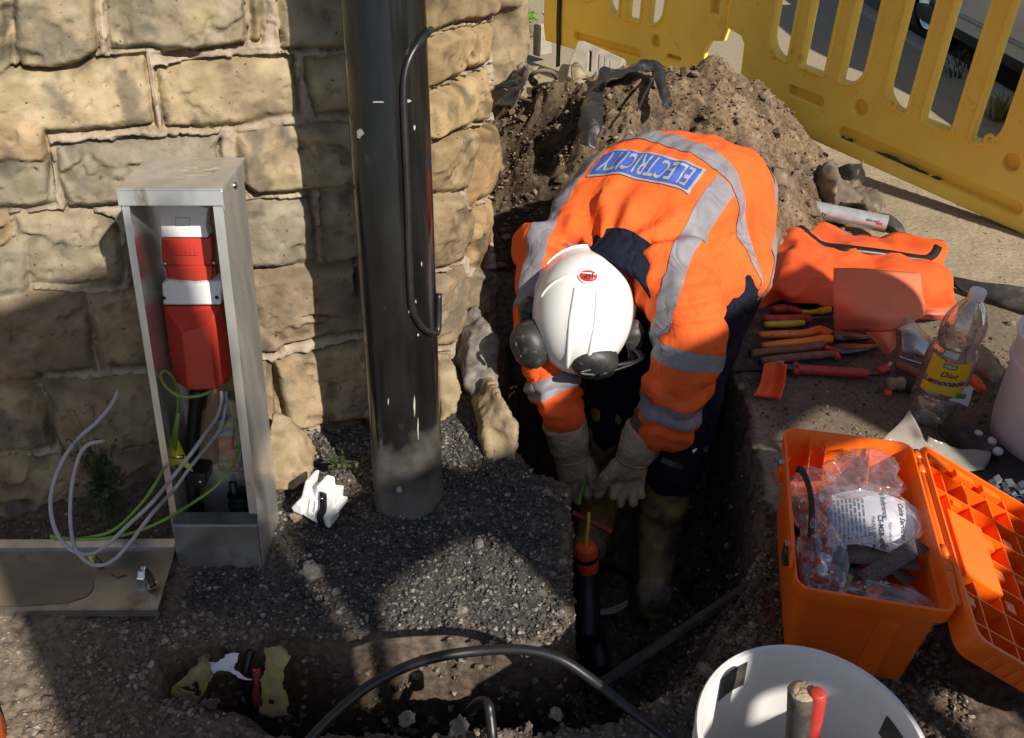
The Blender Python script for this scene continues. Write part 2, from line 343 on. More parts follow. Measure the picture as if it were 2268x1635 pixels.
K['warnclean']=M('red_warning_tape',(.42,.035,.03),(.30,.04,.035),rough=.55,sc_=25)
K['paper']=M('paper',(.80,.79,.86),(.76,.75,.83),rough=.8,sc_=10)
K['ink']=M('black_ink',(.02,.02,.03),(.015,.015,.02),rough=.7)
K['dustgrey']=M('dusty_grey_plastic',(.34,.31,.26),(.26,.235,.195),rough=.8,sc_=30,bump=.2)
K['web']=M('grey_webbing',(.16,.135,.115),(.08,.07,.06),rough=.9,sc_=250,bump=.6,bsc=500,c3=(.30,.17,.08),sc3=12,k3=(.58,.72))
K['rust']=M('rusty_stick',(.30,.075,.03),(.20,.05,.025),rough=.7,sc_=40,bump=.2)
K['carpaint']=M('white_car_paint',(.62,.61,.56),(.58,.57,.53),rough=.3,sc_=3,coat=.5)
K['tyre']=M('tyre_rubber',(.018,.018,.018),(.012,.012,.012),rough=.8,sc_=60,bump=.3)
K['grass']=M('dry_grass',(.20,.17,.06),(.10,.11,.03),rough=.9,sc_=30)
K['leaf']=M('weed_leaf',(.035,.055,.012),(.02,.03,.008),rough=.7,sc_=40)
K['leafbright']=M('fresh_leaf',(.16,.34,.04),(.09,.2,.02),rough=.6,sc_=40)
K['label']=M('yellow_label',(.80,.56,.02),(.74,.50,.02),rough=.5,sc_=8)
K['labelgreen']=M('green_label',(.05,.25,.02),(.05,.22,.02),rough=.5)
K['labelwhite']=M('white_label_back',(.62,.60,.63),(.55,.53,.57),rough=.5,sc_=20)
K['purpleink']=M('purple_lettering',(.05,.035,.22),(.045,.03,.2),rough=.5)
K['badge']=M('red_badge',(.72,.04,.02),(.65,.035,.02),rough=.35)
K['verge']=M('road_asphalt',(.075,.072,.068),(.05,.048,.045),rough=.95,sc_=80,bump=.6,bsc=300)
K['brownglass']=M('copper_end',(.5,.24,.12),(.4,.2,.1),rough=.4,metal=.8)
K['clear']=film('clear_film',gl=.16,body=.10,bc=(.85,.8,.8))
K['milky']=film('milky_film',gl=.12,body=.45,bc=(.78,.74,.66))
K['bottle']=film('clear_bottle',tint=(.97,.96,.97),gl=.22,body=.07,bc=(.8,.75,.76),rough=.05,bump=.25,bsc=22)
K['clearhard']=film('clear_cover',tint=(.93,.95,1),gl=.2,body=.06,rough=.05,bump=0)
# ---------------------------------------------------------------- ground: one height sheet split into pavement, road, spoil heap and dug soil
def axis(lo,hi,step,far_lo,far_hi,g=1.25):
    a=list(np.arange(lo,hi+1e-6,step)); s=step; x=lo; pre=[]
    while x>far_lo: s*=g; x-=s; pre.append(x)
    s=step; x=a[-1]; post=[]
    while x<far_hi: s*=g; x+=s; post.append(x)
    return np.array(pre[::-1]+a+post)
GX=axis(-1.3,1.9,.0062,-60,60); GY=axis(.5,3.5,.0062,-30,90)
X,Y=np.meshgrid(GX,GY); gx=X.ravel(); gy=Y.ravel(); g3=np.stack([gx,gy,gx*0],1)
def polydist(px,py,poly):
    poly=np.asarray(poly,float); n=len(poly); d=np.full(len(px),1e9); ins=np.zeros(len(px),bool)
    for i in range(n):
        a=poly[i]; b=poly[(i+1)%n]; e=b-a; t=np.clip(((px-a[0])*e[0]+(py-a[1])*e[1])/(e@e+1e-12),0,1)
        d=np.minimum(d,np.hypot(px-a[0]-t*e[0],py-a[1]-t*e[1]))
        c=((a[1]>py)!=(b[1]>py))
        if abs(e[1])>1e-12: ins^=c&(px<a[0]+(py-a[1])*e[0]/e[1])
    return np.where(ins,d,-d)
near=(gx>-1.6)&(gx<2.2)&(gy>.2)&(gy<4)
w1=np.zeros(len(gx)); w2=np.zeros(len(gx)); n5=np.zeros(len(gx)); n2=np.zeros(len(gx))
q=g3[near]; w1[near]=fbm(q,9,3,1); w2[near]=fbm(q,9,3,2); n5[near]=fbm(q,22,4,3); n2[near]=fbm(q,75,3,4)
wx=gx+w1*.022; wy=gy+w2*.022
TR=[(-.61,.77),(-.60,.865),(-.50,.897),(-.40,.907),(-.28,.905),(-.12,.912),(.0,.900),(.09,.91),(.122,.95),(.122,1.10),(.13,1.22),(.11,1.29),(.04,1.33),(.0,1.42),(-.03,1.6),(-.02,1.85),(.08,2.1),(.3,2.22),(.6,2.16),(.625,1.95),(.578,1.82),(.545,1.5),(.520,1.24),(.49,1.02),(.42,.88),(.30,.78),(.1,.755),(-.15,.742),(-.4,.738)]
dT=polydist(wx,wy,TR)
wid=.05-.022*ss(.96,.90,gy)*ss(.16,.10,gx)+.20*ss(.16,.30,gx)*ss(1.22,1.0,gy)+.32*ss(1.75,2.0,gy)*ss(.35,.15,gx)+.10*ss(.2,.0,gx)*ss(.86,.80,gy)
flo=-.46+.05*ss(.12,-.1,gx)*ss(1.1,.95,gy)+.14*ss(-.35,-.58,gx)*ss(1.1,.95,gy)+.03*n5
surf=np.zeros(len(gx))
surf+=.02*ss(-.5,-.9,gx)*ss(1.3,.9,gy)
surf-=.012*ss(-.05,.1,gx)*ss(1.4,1.1,gy)
surf-=.05*ss(.80,.74,gy)*ss(.55,.30,gx)*ss(-.6,-.3,gx)
inpave=ss(.0,.02,polydist(gx+w1*.006,gy+w2*.006,[(.615,1.12),(.522,1.24),(.552,1.5),(.585,1.82),(.63,1.95),(.62,2.2),(.0,3.3),(-.5,5),(-3,9),(-3,60),(2.35,60),(2.35,1.0),(1.1,1.0)]))
surf-=.02*(1-inpave)*ss(.4,.6,gx)*ss(1.5,1.0,gy)
HR=[(.03,2.92,.30),(.22,2.82,.40),(.37,2.75,.47),(.52,2.74,.43),(.66,2.77,.475),(.80,2.86,.40),(.91,2.96,.30),(1.04,3.06,.18),(1.15,3.12,.06)]
heap=np.full(len(gx),-9.)
for a,b in zip(HR[:-1],HR[1:]):
    a=np.array(a);b=np.array(b); e=b[:2]-a[:2]; t=np.clip(((wx-a[0])*e[0]+(wy-a[1])*e[1])/(e@e),0,1)
    r=np.hypot(wx-a[0]-t*e[0],wy-a[1]-t*e[1]); heap=np.maximum(heap,a[2]+(b[2]-a[2])*t-(.80+.2*ss(.75,.95,gx))*(np.sqrt(r*r+.0025)-.05))
heap+=.04*w1+.030*n5
tq=np.clip(dT/wid,0,1); s=np.where(wid<.12,1-(1-tq)**3,ss(0,1,tq)); base=surf*(1-s)+flo*s
isheap=heap>base
soilw=np.clip(np.where(isheap,1,0)+ (dT>-.02)*1.,0,1)
asph=ss(.0,.05,polydist(wx,wy,[(-.62,.95),(-.45,.905),(-.2,.885),(.02,.88),(.14,.94),(.12,1.28),(.0,1.42),(-.12,1.6),(-.6,1.5),(-.62,1.12)]))*(dT<.03)
amp=np.where(isheap,.022,np.where(dT>.0,.028,.010)); amp=np.where(inpave>.5,.0022,amp)
amp=np.where((asph>.5)&~isheap,.011,amp)
zz=np.maximum(heap,base)+amp*(n2*.75+n5*.55)*near
zz-=.10*ss(2.35,2.40,gx)*ss(1.0,1.2,gy)       # road below the kerb
col=np.zeros((len(gx),3)); 
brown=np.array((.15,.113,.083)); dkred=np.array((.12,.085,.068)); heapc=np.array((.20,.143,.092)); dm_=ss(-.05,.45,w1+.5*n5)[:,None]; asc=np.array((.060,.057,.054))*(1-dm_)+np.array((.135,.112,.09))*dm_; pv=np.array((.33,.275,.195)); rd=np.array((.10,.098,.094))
col[:]=brown; m_=np.clip(.5+w2*1.6,0,1)[:,None]; col=col*(1-m_)+dkred*m_
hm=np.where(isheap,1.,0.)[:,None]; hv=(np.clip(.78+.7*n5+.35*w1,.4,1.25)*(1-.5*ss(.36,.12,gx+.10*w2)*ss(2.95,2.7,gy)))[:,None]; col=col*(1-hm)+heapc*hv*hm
col=col*(1-asph[:,None]*(~isheap)[:,None])+asc*asph[:,None]*(~isheap)[:,None]
tanface=(ss(.0,.03,dT)*ss(.25,.0,np.abs(gx+.03))*ss(1.0,.9,gy))[:,None]; col=col*(1-tanface)+np.array((.21,.165,.115))*tanface
pm=(inpave*(1-hm[:,0])*(dT<.01))[:,None]; pvv=pv*(1+.18*w1+.12*n5)[:,None]
soily=(ss(.10,-.12,polydist(wx,wy,[(.66,1.35),(1.35,1.35),(1.45,2.1),(.95,2.15),(.62,1.9)])*-1+.06*n5)*.0+ss(-.10,.06,polydist(wx,wy,[(.62,1.32),(1.30,1.32),(1.40,2.05),(.95,2.1),(.60,1.9)])+.09*w1+.05*n5))[:,None]*.72; pvv=pvv*(1-soily)+np.array((.10,.078,.058))*soily
col=col*(1-pm)+pvv*pm
dep=surf-zz; face=(ss(.0,.012,dT)*(~isheap)*ss(.0,.02,dep))[:,None]; edge_=dep+.018*n5+.012*w1
lay=np.where((edge_<.04)[:,None],np.where((gx>.45)[:,None]&(gy>1.05)[:,None],np.array((.33,.26,.20)),np.array((.055,.05,.046))),np.where((edge_<.13)[:,None],np.array((.23,.18,.13)),np.array((.10,.07,.05))))
lay=lay*(1+.35*n2+.25*n5)[:,None]; col=col*(1-face)+lay*face
lf=ss(-.55,-.8,gx)*ss(1.05,.95,gy); col=col*(1-lf[:,None])+np.array((.20,.165,.125))*lf[:,None]
nf=(ss(.79,.74,gy)*ss(.5,.2,gx)*ss(-.7,-.4,gx))[:,None]; col=col*(1-nf)+np.array((.15,.12,.095))*nf
col[gx>2.37]=rd
ny,nx=X.shape; vid=np.arange(nx*ny).reshape(ny,nx)
Fq=np.stack([vid[:-1,:-1],vid[:-1,1:],vid[1:,1:],vid[1:,:-1]],-1).reshape(-1,4)
fx=gx[Fq].mean(1); fy=gy[Fq].mean(1); fheap=isheap[Fq].mean(1)>.5; fp=(inpave[Fq].mean(1)>.5)&(dT[Fq].mean(1)<.004)
lab=np.zeros(len(Fq),int); lab[fp]=1; lab[fheap]=2; lab[(fx>2.37)]=3; lab[(~fp)&(fy>3.4)&(fx<2.37)&(~fheap)]=1
GV=np.stack([gx,gy,zz],1)
def sub(l,name,m,**k):
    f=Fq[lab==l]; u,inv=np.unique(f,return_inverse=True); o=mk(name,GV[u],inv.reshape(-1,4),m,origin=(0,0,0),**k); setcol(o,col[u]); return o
sub(0,'ground',K['ground'],kind='structure'); sub(1,'pavement',K['pave'],kind='structure')
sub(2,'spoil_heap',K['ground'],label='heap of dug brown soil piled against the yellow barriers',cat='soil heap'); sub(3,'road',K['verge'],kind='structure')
# kerb
kv=join([boxf((2.375,y,-.045),EX,EY,EZ,.11,.895,.13) for y in np.arange(-1,12,.9)]); o=mk('kerb',*kv,K['dustgrey'],kind='structure'); bevel(o,.012)
from mathutils.kdtree import KDTree
def gz(x,y):
    i=np.clip(np.searchsorted(GX,x),1,nx-1); j=np.clip(np.searchsorted(GY,y),1,ny-1)
    return zz[vid[j,i]]
# loose grit: nobody could count it
def gritmesh(pts,size,colr):
    V0,F0=ICO[1]; V0=V0[:12] if False else V0
    bm=bmesh.new(); bmesh.ops.create_icosphere(bm,subdivisions=1,radius=1); V0=np.array([v.co for v in bm.verts]); F0=np.array([[v.index for v in f.verts] for f in bm.faces]); bm.free()
    n=len(pts); J=1+rng.uniform(-.35,.35,(n,len(V0),1)); A=rng.uniform(.55,1.1,(n,1,3))*np.array((1,1,.75)); an=rng.uniform(0,6.28,n)
    V=V0[None]*J*A*size[:,None,None]; c,s_=np.cos(an)[:,None],np.sin(an)[:,None]
    x=V[:,:,0]*c-V[:,:,1]*s_; y=V[:,:,0]*s_+V[:,:,1]*c; V=np.stack([x,y,V[:,:,2]],-1)+pts[:,None]
    F=F0[None]+np.arange(n)[:,None,None]*len(V0); return V.reshape(-1,3),F.reshape(-1,3),np.repeat(colr,len(V0),0)
def scatter(n,x0,x1,y0,y1,smin,smax,cond,base,var,pw=2.5,lf_=.18):
    x=rng.uniform(x0,x1,n); y=rng.uniform(y0,y1,n); i=np.clip(np.searchsorted(GX,x),1,nx-1); j=np.clip(np.searchsorted(GY,y),1,ny-1); k=vid[j,i]
    ok=cond(k); x,y,k=x[ok],y[ok],k[ok]; s=smin+(smax-smin)*rng.random(len(x))**pw
    c=np.asarray(base)*(1+var*rng.uniform(-1,1,(len(x),1))); lt=rng.random(len(x))<lf_; c[lt]=np.array((.29,.26,.22))*rng.uniform(.6,1.2,(lt.sum(),1))
    return np.stack([x,y,zz[k]+s*.25],1),s,c
def grit(name,sets,label=None):
    p=np.concatenate([a[0] for a in sets]); s=np.concatenate([a[1] for a in sets]); c=np.concatenate([a[2] for a in sets])
    V,F,cc=gritmesh(p,s,c); o=mk(name,V,F,K['gravel'],smooth=False,kind='stuff',label=label); setcol(o,cc); return o
grit('loose_gravel',[scatter(26000,-.64,.14,.88,1.5,.0012,.0058,lambda k:(asph[k]>.4)&(~isheap[k]),(.095,.083,.072),.6,2.5,.15),
  scatter(7000,-1.2,-.4,.7,1.2,.0012,.0055,lambda k:(asph[k]<.4)&(dT[k]<.02),(.17,.138,.108),.4)])
grit('trench_stones',[scatter(11000,-.62,.13,.865,.94,.0015,.0085,lambda k:(dT[k]>.0),(.15,.118,.085),.5),
  scatter(3500,.10,.19,.88,1.32,.0015,.008,lambda k:(dT[k]>.0),(.13,.10,.075),.5),scatter(5000,.40,.62,.95,2.0,.0015,.009,lambda k:(dT[k]>.0),(.10,.075,.058),.5)])
grit('soil_crumbs',[scatter(14000,-.75,.75,.55,.95,.0015,.008,lambda k:(asph[k]<.4)&(inpave[k]<.5),(.16,.128,.10),.45),
  scatter(11000,.1,.75,.8,1.3,.0013,.0065,lambda k:(asph[k]<.4)&(inpave[k]<.5),(.115,.087,.068),.45),
  scatter(9000,-.1,1.3,2.0,3.3,.0018,.007,lambda k:isheap[k],(.20,.145,.092),.45,3,.02),scatter(420,-.1,1.3,2.0,3.3,.010,.030,lambda k:isheap[k],(.19,.135,.088),.35,3,.02),
  scatter(1800,.58,1.3,1.3,2.0,.0015,.0065,lambda k:(inpave[k]>.5)&(~isheap[k]),(.12,.095,.075),.5,3),
  scatter(2600,.5,1.9,1.2,3.1,.001,.0045,lambda k:(inpave[k]>.5)&(~isheap[k]),(.20,.155,.11),.5,3)])
# ---------------------------------------------------------------- stone wall: every block traced, then raised out of the mortar
WX0,WK,WY0,LEAN=-.55,.42,1.395,.231
cornx=-.160; endd=np.array((.47,.88)); endd/=np.linalg.norm(endd)
def basecurve():
    fd=np.array((1,WK)); fd/=np.linalg.norm(fd); c0=np.array((cornx,WY0+WK*(cornx-WX0))); c1=c0+endd*.29; bd=np.array((-.35,1.)); bd/=np.linalg.norm(bd)
    pts=[]
    def seg(a,b,st):
        n=max(2,int(np.linalg.norm(b-a)/st)); 
        for t in np.arange(n)/n: pts.append(a+(b-a)*t)
    def arc(a,c,b):
        for t in np.linspace(0,1,8)[:-1]: pts.append(a*(1-t)**2+2*c*t*(1-t)+b*t*t)
    r=.03; seg(c0-fd*2.6,c0-fd*1.15,.03); seg(c0-fd*1.15,c0-fd*r,.0034); arc(c0-fd*r,c0,c0+endd*r); seg(c0+endd*r,c1-endd*r,.0034); arc(c1-endd*r,c1,c1+bd*r); seg(c1+bd*r,c1+bd*1.5,.03); pts.append(c1+bd*1.5)
    return np.array(pts)
bc=basecurve(); zc=np.concatenate([np.arange(-.62,-.2,.03),np.arange(-.2,1.16,.0034),np.arange(1.16,2.3,.03)])
tn=np.gradient(bc,axis=0); tn/=np.linalg.norm(tn,axis=1)[:,None]; nm=np.stack([tn[:,1],-tn[:,0]],1)
BX_,ZZ=np.meshgrid(np.arange(len(bc)),zc); bi=BX_.ravel(); wz=ZZ.ravel()
WP=np.stack([bc[bi,0],bc[bi,1]+LEAN*wz,wz],1); WN=np.stack([nm[bi,0],nm[bi,1],np.full(len(bi),LEAN*-.0)],1)
wz_back=(np.arange(len(bc))>len(bc)-40)
uv,dd=proj(WP); uv=uv+np.stack([fbm(WP,24,4,11,.6),fbm(WP,24,4,12,.6)],1)*7.0
ST=[ [(-40,-90),(8,-90),(14,40),(18,150),(-40,155)],
 [(22,-90),(212,-90),(216,60),(216,120),(180,147),(120,158),(45,158),(28,110)],
 [(232,-90),(545,-90),(548,60),(552,103),(430,118),(330,112),(243,120),(236,60)],
 [(556,-90),(584,-90),(588,60),(584,102),(560,104)],
 [(618,-90),(860,-90),(860,100),(762,112),(700,112),(628,114),(622,40)],
 [(-40,166),(60,160),(172,156),(200,140),(322,127),(334,200),(346,288),(240,296),(120,300),(-40,310)],
 [(344,158),(420,146),(545,134),(652,128),(662,200),(670,260),(600,268),(540,282),(368,294),(354,230)],
 [(678,134),(862,126),(862,246),(770,250),(706,260),(690,200)],
 [(-40,326),(60,324),(97,328),(104,345),(112,400),(122,458),(60,468),(-40,472)],
 [(118,330),(210,322),(300,318),(480,306),(492,340),(516,430),(500,458),(262,462),(190,470),(148,470),(124,400)],
 [(524,306),(600,296),(680,286),(862,276),(862,418),(776,424),(700,432),(640,434),(566,438),(540,410)],
 [(-40,484),(16,482),(22,560),(8,646),(-40,650)],
 [(28,482),(120,476),(200,476),(252,498),(268,560),(272,610),(266,636),(180,640),(20,642),(16,600),(32,540)],
 [(524,460),(600,452),(690,444),(700,520),(706,588),(640,598),(548,608),(530,540)],
 [(714,440),(862,420),(862,572),(790,582),(724,586)],
 [(-40,662),(60,656),(185,660),(198,700),(206,790),(212,828),(140,834),(-40,842)],
 [(198,664),(300,654),(420,650),(440,820),(345,824),(226,824),(210,740)],
 [(286,478),(400,470),(505,466),(522,560),(520,612),(400,636),(290,646),(280,560)],
 [(440,640),(536,620),(552,800),(480,822),(452,812)],
 [(548,616),(600,608),(690,598),(766,588),(862,574),(862,736),(790,742),(700,756),(634,774),(616,792),(560,796)],
 [(-40,856),(40,852),(74,860),(100,900),(112,950),(124,998),(60,1008),(-40,1014)],
 [(94,858),(200,852),(324,842),(440,832),(460,990),(345,996),(240,1002),(142,1010),(120,960),(108,900)],
 [(462,836),(552,816),(574,950),(500,984),(474,980)],
 [(562,806),(594,808),(612,850),(620,900),(622,944),(584,956)],
 [(606,812),(700,786),(780,766),(862,760),(862,922),(800,934),(720,946),(662,958),(636,950),(622,890)],
 [(-40,1026),(100,1020),(206,1014),(224,1090),(230,1190),(100,1200),(-40,1200)],
 [(232,1016),(360,1006),(470,998),(480,1190),(380,1194),(244,1194)],
 [(584,966),(624,970),(646,990),(668,1030),(684,1060),(660,1100),(610,1120),(590,1060)],
 [(640,970),(700,964),(716,1000),(722,1050),(694,1070),(670,1010)],
 [(722,956),(800,940),(862,936),(862,1060),(790,1076),(736,1070)],
 [(952,-90),(1102,-90),(1109,20),(1098,40),(1012,56),(956,84)],
 [(952,96),(1010,70),(1104,54),(1100,132),(1052,160),(956,208)],
 [(952,220),(1050,172),(1100,146),(1104,240),(1094,268),(1040,282),(956,316)],
 [(952,328),(1032,292),(1072,286),(1062,380),(1046,424),(956,438)],
 [(1080,284),(1108,272),(1118,360),(1108,430),(1062,460),(1056,420),(1074,360)],
 [(952,452),(1030,430),(1056,470),(1060,540),(1040,580),(956,616)],
 [(1064,470),(1110,440),(1104,560),(1092,600),(1056,590)],
 [(952,630),(1040,592),(1060,640),(1046,720),(1020,770),(956,780)],
 [(1066,604),(1110,600),(1106,720),(1060,760),(1054,720)],
 [(952,796),(1010,786),(1030,850),(1016,920),(956,950)],
 [(1028,790),(1056,770),(1100,740),(1096,860),(1050,900),(1036,850)],
 [(952,962),(1014,930),(1060,960),(1100,1020),(1010,1090),(952,1080)]]
def rows(y0,y1,x0,x1,h,w):
    y=y0; k=0
    while y<y1:
        x=x0+random.uniform(-w,0)
        while x<x1:
            ww=w*random.uniform(.6,1.5); j=lambda: random.uniform(-5,5)
            ST.append([(x+8+j(),y+8+j()),(x+ww/2,y+6+j()),(x+ww-8+j(),y+8+j()),(x+ww-8+j(),y+h-8+j()),(x+ww/2,y+h-6+j()),(x+8+j(),y+h-8+j())]); x+=ww
        y+=h; k+=1
rows(-1000,-100,-700,1500,150,240); rows(-100,1300,-1200,-55,160,250); rows(1205,1400,-1200,600,120,200)
pal=[(.39,.31,.195),(.33,.27,.18),(.43,.34,.21),(.30,.25,.175),(.38,.28,.17),(.25,.215,.16)]
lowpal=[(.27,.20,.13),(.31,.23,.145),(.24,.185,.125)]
H_=np.full(len(WP),-9.); WC=np.tile(np.array((.38,.31,.24)),(len(WP),1))
wn1=fbm(WP,14,4,21); wn2=fbm(WP,45,4,22); wn3=fbm(WP,5,3,23); wrid=1-np.abs(fbm(WP*np.array((1,1,2.6)),9,3,24))*2; wfine=fbm(WP,130,3,25)
chip=ss(.18,.42,fbm(WP*np.array((1,1,1.5)),13,3,28)); terr=(lambda q:np.floor(q)+ss(.75,1.,q-np.floor(q)))(fbm(WP*np.array((1,1,1.7)),8,3,29)*5); pit=ss(.35,.5,fbm(WP,70,2,30)); crack=ss(-.1,.2,fbm(WP,9,3,31))
lich=fbm(WP,16,4,26); dk=fbm(WP,20,5,27)
for k,poly in enumerate(ST):
    p=np.array(poly,float); lo=p.min(0)-6; hi=p.max(0)+6
    i=np.where((uv[:,0]>lo[0])&(uv[:,0]<hi[0])&(uv[:,1]>lo[1])&(uv[:,1]<hi[1]))[0]
    if not len(i): continue
    d=polydist(uv[i,0],uv[i,1],p)*dd[i]/FO; r=random.Random(k*5+1); ok=d>-.004; i=i[ok]; d=d[ok]
    edge=ss(-.003,.017,d)**.55; rough=r.uniform(.8,1.5); b0=r.uniform(-.006,.012); tx,ty=r.uniform(-.00012,.00012),r.uniform(-.00012,.00012); cx,cy=p.mean(0)
    fac=0
    for _ in range(4):
        an=r.uniform(0,6.28); sx=(p[:,0].max()-p[:,0].min())/2; sy=(p[:,1].max()-p[:,1].min())/2; off=r.uniform(.25,.8)
        t_=((uv[i,0]-cx)/sx*math.cos(an)+(uv[i,1]-cy)/sy*math.sin(an))-off+.16*wn1[i]; fac=np.maximum(fac,np.clip(t_,0,1)*r.uniform(.008,.032))
    h=-.028+edge*(.026+b0+tx*(uv[i,0]-cx)+ty*(uv[i,1]-cy)+rough*(.0055*wn1[i]+.009*wn3[i]-.010*chip[i])-fac)+ss(-.002,.006,d)*(.0030*wn2[i]+.0016*wfine[i]-.004*pit[i])-.020*np.exp(-(d/.0032)**2)*crack[i]
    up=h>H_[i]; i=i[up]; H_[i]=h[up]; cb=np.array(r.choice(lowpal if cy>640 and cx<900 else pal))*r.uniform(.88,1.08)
    c=cb*(1+.38*wn1[i]+.22*wn3[i]+.10*wn2[i])[:,None]
    gk=ss(.15,.5,lich[i])[:,None]*.7; c=c*(1-gk)+np.array((.20,.185,.12))*gk
    gy_=ss(.08,.45,dk[i])[:,None]*.7; c=c*(1-gy_)+np.array((.105,.095,.08))*gy_; c*=(1-.35*chip[i]*ss(.0,.4,-wn2[i]+.2))[:,None]
    yl=(ss(.15,.5,-lich[i])*ss(.0,.3,wn3[i]))[:,None]*.5; c=c*(1-yl)+np.array((.36,.315,.16))*yl
    if 950<cx<1130: c=c*np.array((.82,.74,.64))  # end-face stones darkened in colour, standing in for weak grazing sun
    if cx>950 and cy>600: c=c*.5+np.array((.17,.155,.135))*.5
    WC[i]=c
mort=H_<-5; H_[mort]=(-.015+.011*wn1+.008*wn2+.004*wfine-.010*chip)[mort]
for (u,v,a,b,h) in ((395,130,50,12,.05),(70,160,60,8,.04),(300,312,45,5,.035),(110,400,8,50,.03),(490,350,6,36,.05),(230,1090,18,80,.06),(615,875,9,60,.05),(706,700,40,5,.03),(790,620,9,40,.04),(1040,560,10,20,.03)):
    g=((uv[:,0]-u)/a)**2+((uv[:,1]-v)/b)**2; H_-=h*np.exp(-g*1.5)*(mort|(g<1))
WC[mort]*=(1+.22*wn2+.2*wn1)[mort][:,None]
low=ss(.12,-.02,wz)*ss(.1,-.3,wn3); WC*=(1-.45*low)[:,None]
WV=WP+WN*H_[:,None]; nb=len(bc); nzr=len(zc); wid_=np.arange(nb*nzr).reshape(nzr,nb)
WF=np.stack([wid_[:-1,:-1],wid_[:-1,1:],wid_[1:,1:],wid_[1:,:-1]],-1).reshape(-1,4)
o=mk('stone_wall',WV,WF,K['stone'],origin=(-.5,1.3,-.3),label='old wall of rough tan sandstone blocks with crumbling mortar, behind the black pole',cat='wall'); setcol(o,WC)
# far bit of wall seen beyond the end
def noisybox(bxs,vox,am,seed,sc_=7,sm=1):
    V,F=blob(bxs,vox,sm); N=vnorm(V,F); V=V+N*(am*fbm(V,sc_,4,seed)+am*.6*(1-np.abs(fbm(V,sc_*1.7,2,seed+3))*2))[:,None]; return V,F
V,F=noisybox([box(-.30,.055-.02*(k%2),3.3+.02*(k%3),4.6,-.05+k*.2,.145+k*.2) for k in range(8)]+[box(-.3,.02,3.36,4.55,-.05,1.5)],.02,.02,7,6)
mk('garden_wall',V,F,K['tanrock'],label='sunlit sandstone wall end beyond the gap, left of the pavement',cat='wall')
# foundation stones by the trench
def slab(pts,thick,label,m,seed,am=.010,vox=.006,name='foundation_stone',cat='stone',sc_=16):
    V,F=noisybox([prism(pts,thick)],vox,am,seed,sc_,2); return mk(name,V,F,K[m],label=label,cat=cat)
slab([PY(1072,925,1.43),PY(1106,872,1.46),PY(1124,905,1.42),PY(1146,952,1.39),PY(1146,1000,1.37),PY(1130,1072,1.345),PY(1105,1070,1.345),PY(1085,1010,1.365)],(-.03,.09,-.02),'tall pale foundation block at the end of the wall, leaning over the trench','tanrock',3,.011)
slab([PY(1040,760,1.62),PY(1075,720,1.66),PY(1100,760,1.62),PY(1096,860,1.56),PY(1060,900,1.52),PY(1036,850,1.56)],(-.03,.09,0),'shadowed grey footing block under the end of the wall','rock',5,.012)
slab([PY(972,820,1.41),PY(1008,822,1.41),PY(1022,868,1.38),PY(1008,915,1.35),PY(975,940,1.335)],(-.02,.07,0),'pale chipped footing stone just right of the black pole','tanrock',8,.008)
slab([PY(590,968,1.29),PY(630,975,1.29),PY(662,1012,1.275),PY(690,1058,1.26),PY(660,1085,1.245),PY(598,1090,1.245)],(0,.07,.01),'pale broken stone at the wall foot behind the white plastic clip','tanrock',10,.008)
# ---------------------------------------------------------------- black steel pole with a cable clipped along it
pb=P(895,1150,0); pa=np.array((.0,LEAN+.02,1.)); pa/=np.linalg.norm(pa); PR=.0715
po=np.array((pb[0]+.002,pb[1]+PR,-.25))-pa*0; po=po-np.array((0,(LEAN+.02)*.25,0))
post=thing('metal_pole','tall round black steel pole in front of the stone wall, with dusty scratched foot','pole',(po[0],po[1]+.06,0))
prof=[(PR,0)]+[(PR*(1+.004*math.sin(h*9)),h) for h in np.linspace(.02,4.2,60)]
V,F=lathe(prof,po,pa,56); mk('shaft',V,F,K['pole'],post)
m_=K['pole']; n_=m_.node_tree.nodes; l_=m_.node_tree.links; bs=n_['Principled BSDF']; lk=bs.inputs['Base Color'].links[0]; src=lk.from_socket
tc=n_.new('ShaderNodeTexCoord'); sp=n_.new('ShaderNodeSeparateXYZ'); l_.new(tc.outputs['Object'],sp.inputs[0]); nz=n_.new('ShaderNodeTexNoise'); nz.inputs['Scale'].default_value=16; nz.inputs['Detail'].default_value=8; l_.new(tc.outputs['Object'],nz.inputs['Vector'])
ad=n_.new('ShaderNodeMath'); ad.operation='MULTIPLY_ADD'; ad.inputs[1].default_value=-.30; l_.new(nz.outputs[0],ad.inputs[0]); l_.new(sp.outputs[2],ad.inputs[2])
mr=n_.new('ShaderNodeMapRange'); mr.inputs[1].default_value=.03; mr.inputs[2].default_value=-.14; l_.new(ad.outputs[0],mr.inputs[0])
mx=n_.new('ShaderNodeMix'); mx.data_type='RGBA'; l_.new(mr.outputs[0],mx.inputs[0]); l_.new(src,mx.inputs[6]); mx.inputs[7].default_value=(.13,.118,.10,1); l_.new(mx.outputs[2],bs.inputs['Base Color'])
rl=bs.inputs['Roughness'].links[0].from_socket; mx2=n_.new('ShaderNodeMix'); l_.new(mr.outputs[0],mx2.inputs[0]); l_.new(rl,mx2.inputs[2]); mx2.inputs[3].default_value=.85; l_.new(mx2.outputs[0],bs.inputs['Roughness'])
def onpole(u,v,r=PR):
    r0=ray(u,v); w=EYE-po; d=r0; dp=d-pa*(d@pa); wp=w-pa*(w@pa); a=dp@dp; b=2*dp@wp; c=wp@wp-r*r; D=b*b-4*a*c
    t=(-b-math.sqrt(max(D,0)))/(2*a); return EYE+d*t
cp=[(954,66),(944,76),(926,98),(908,128),(897,165),(894,210),(897,300),(902,420),(905,540),(909,640),(912,676),(922,708),(940,730),(958,738),(970,730)]
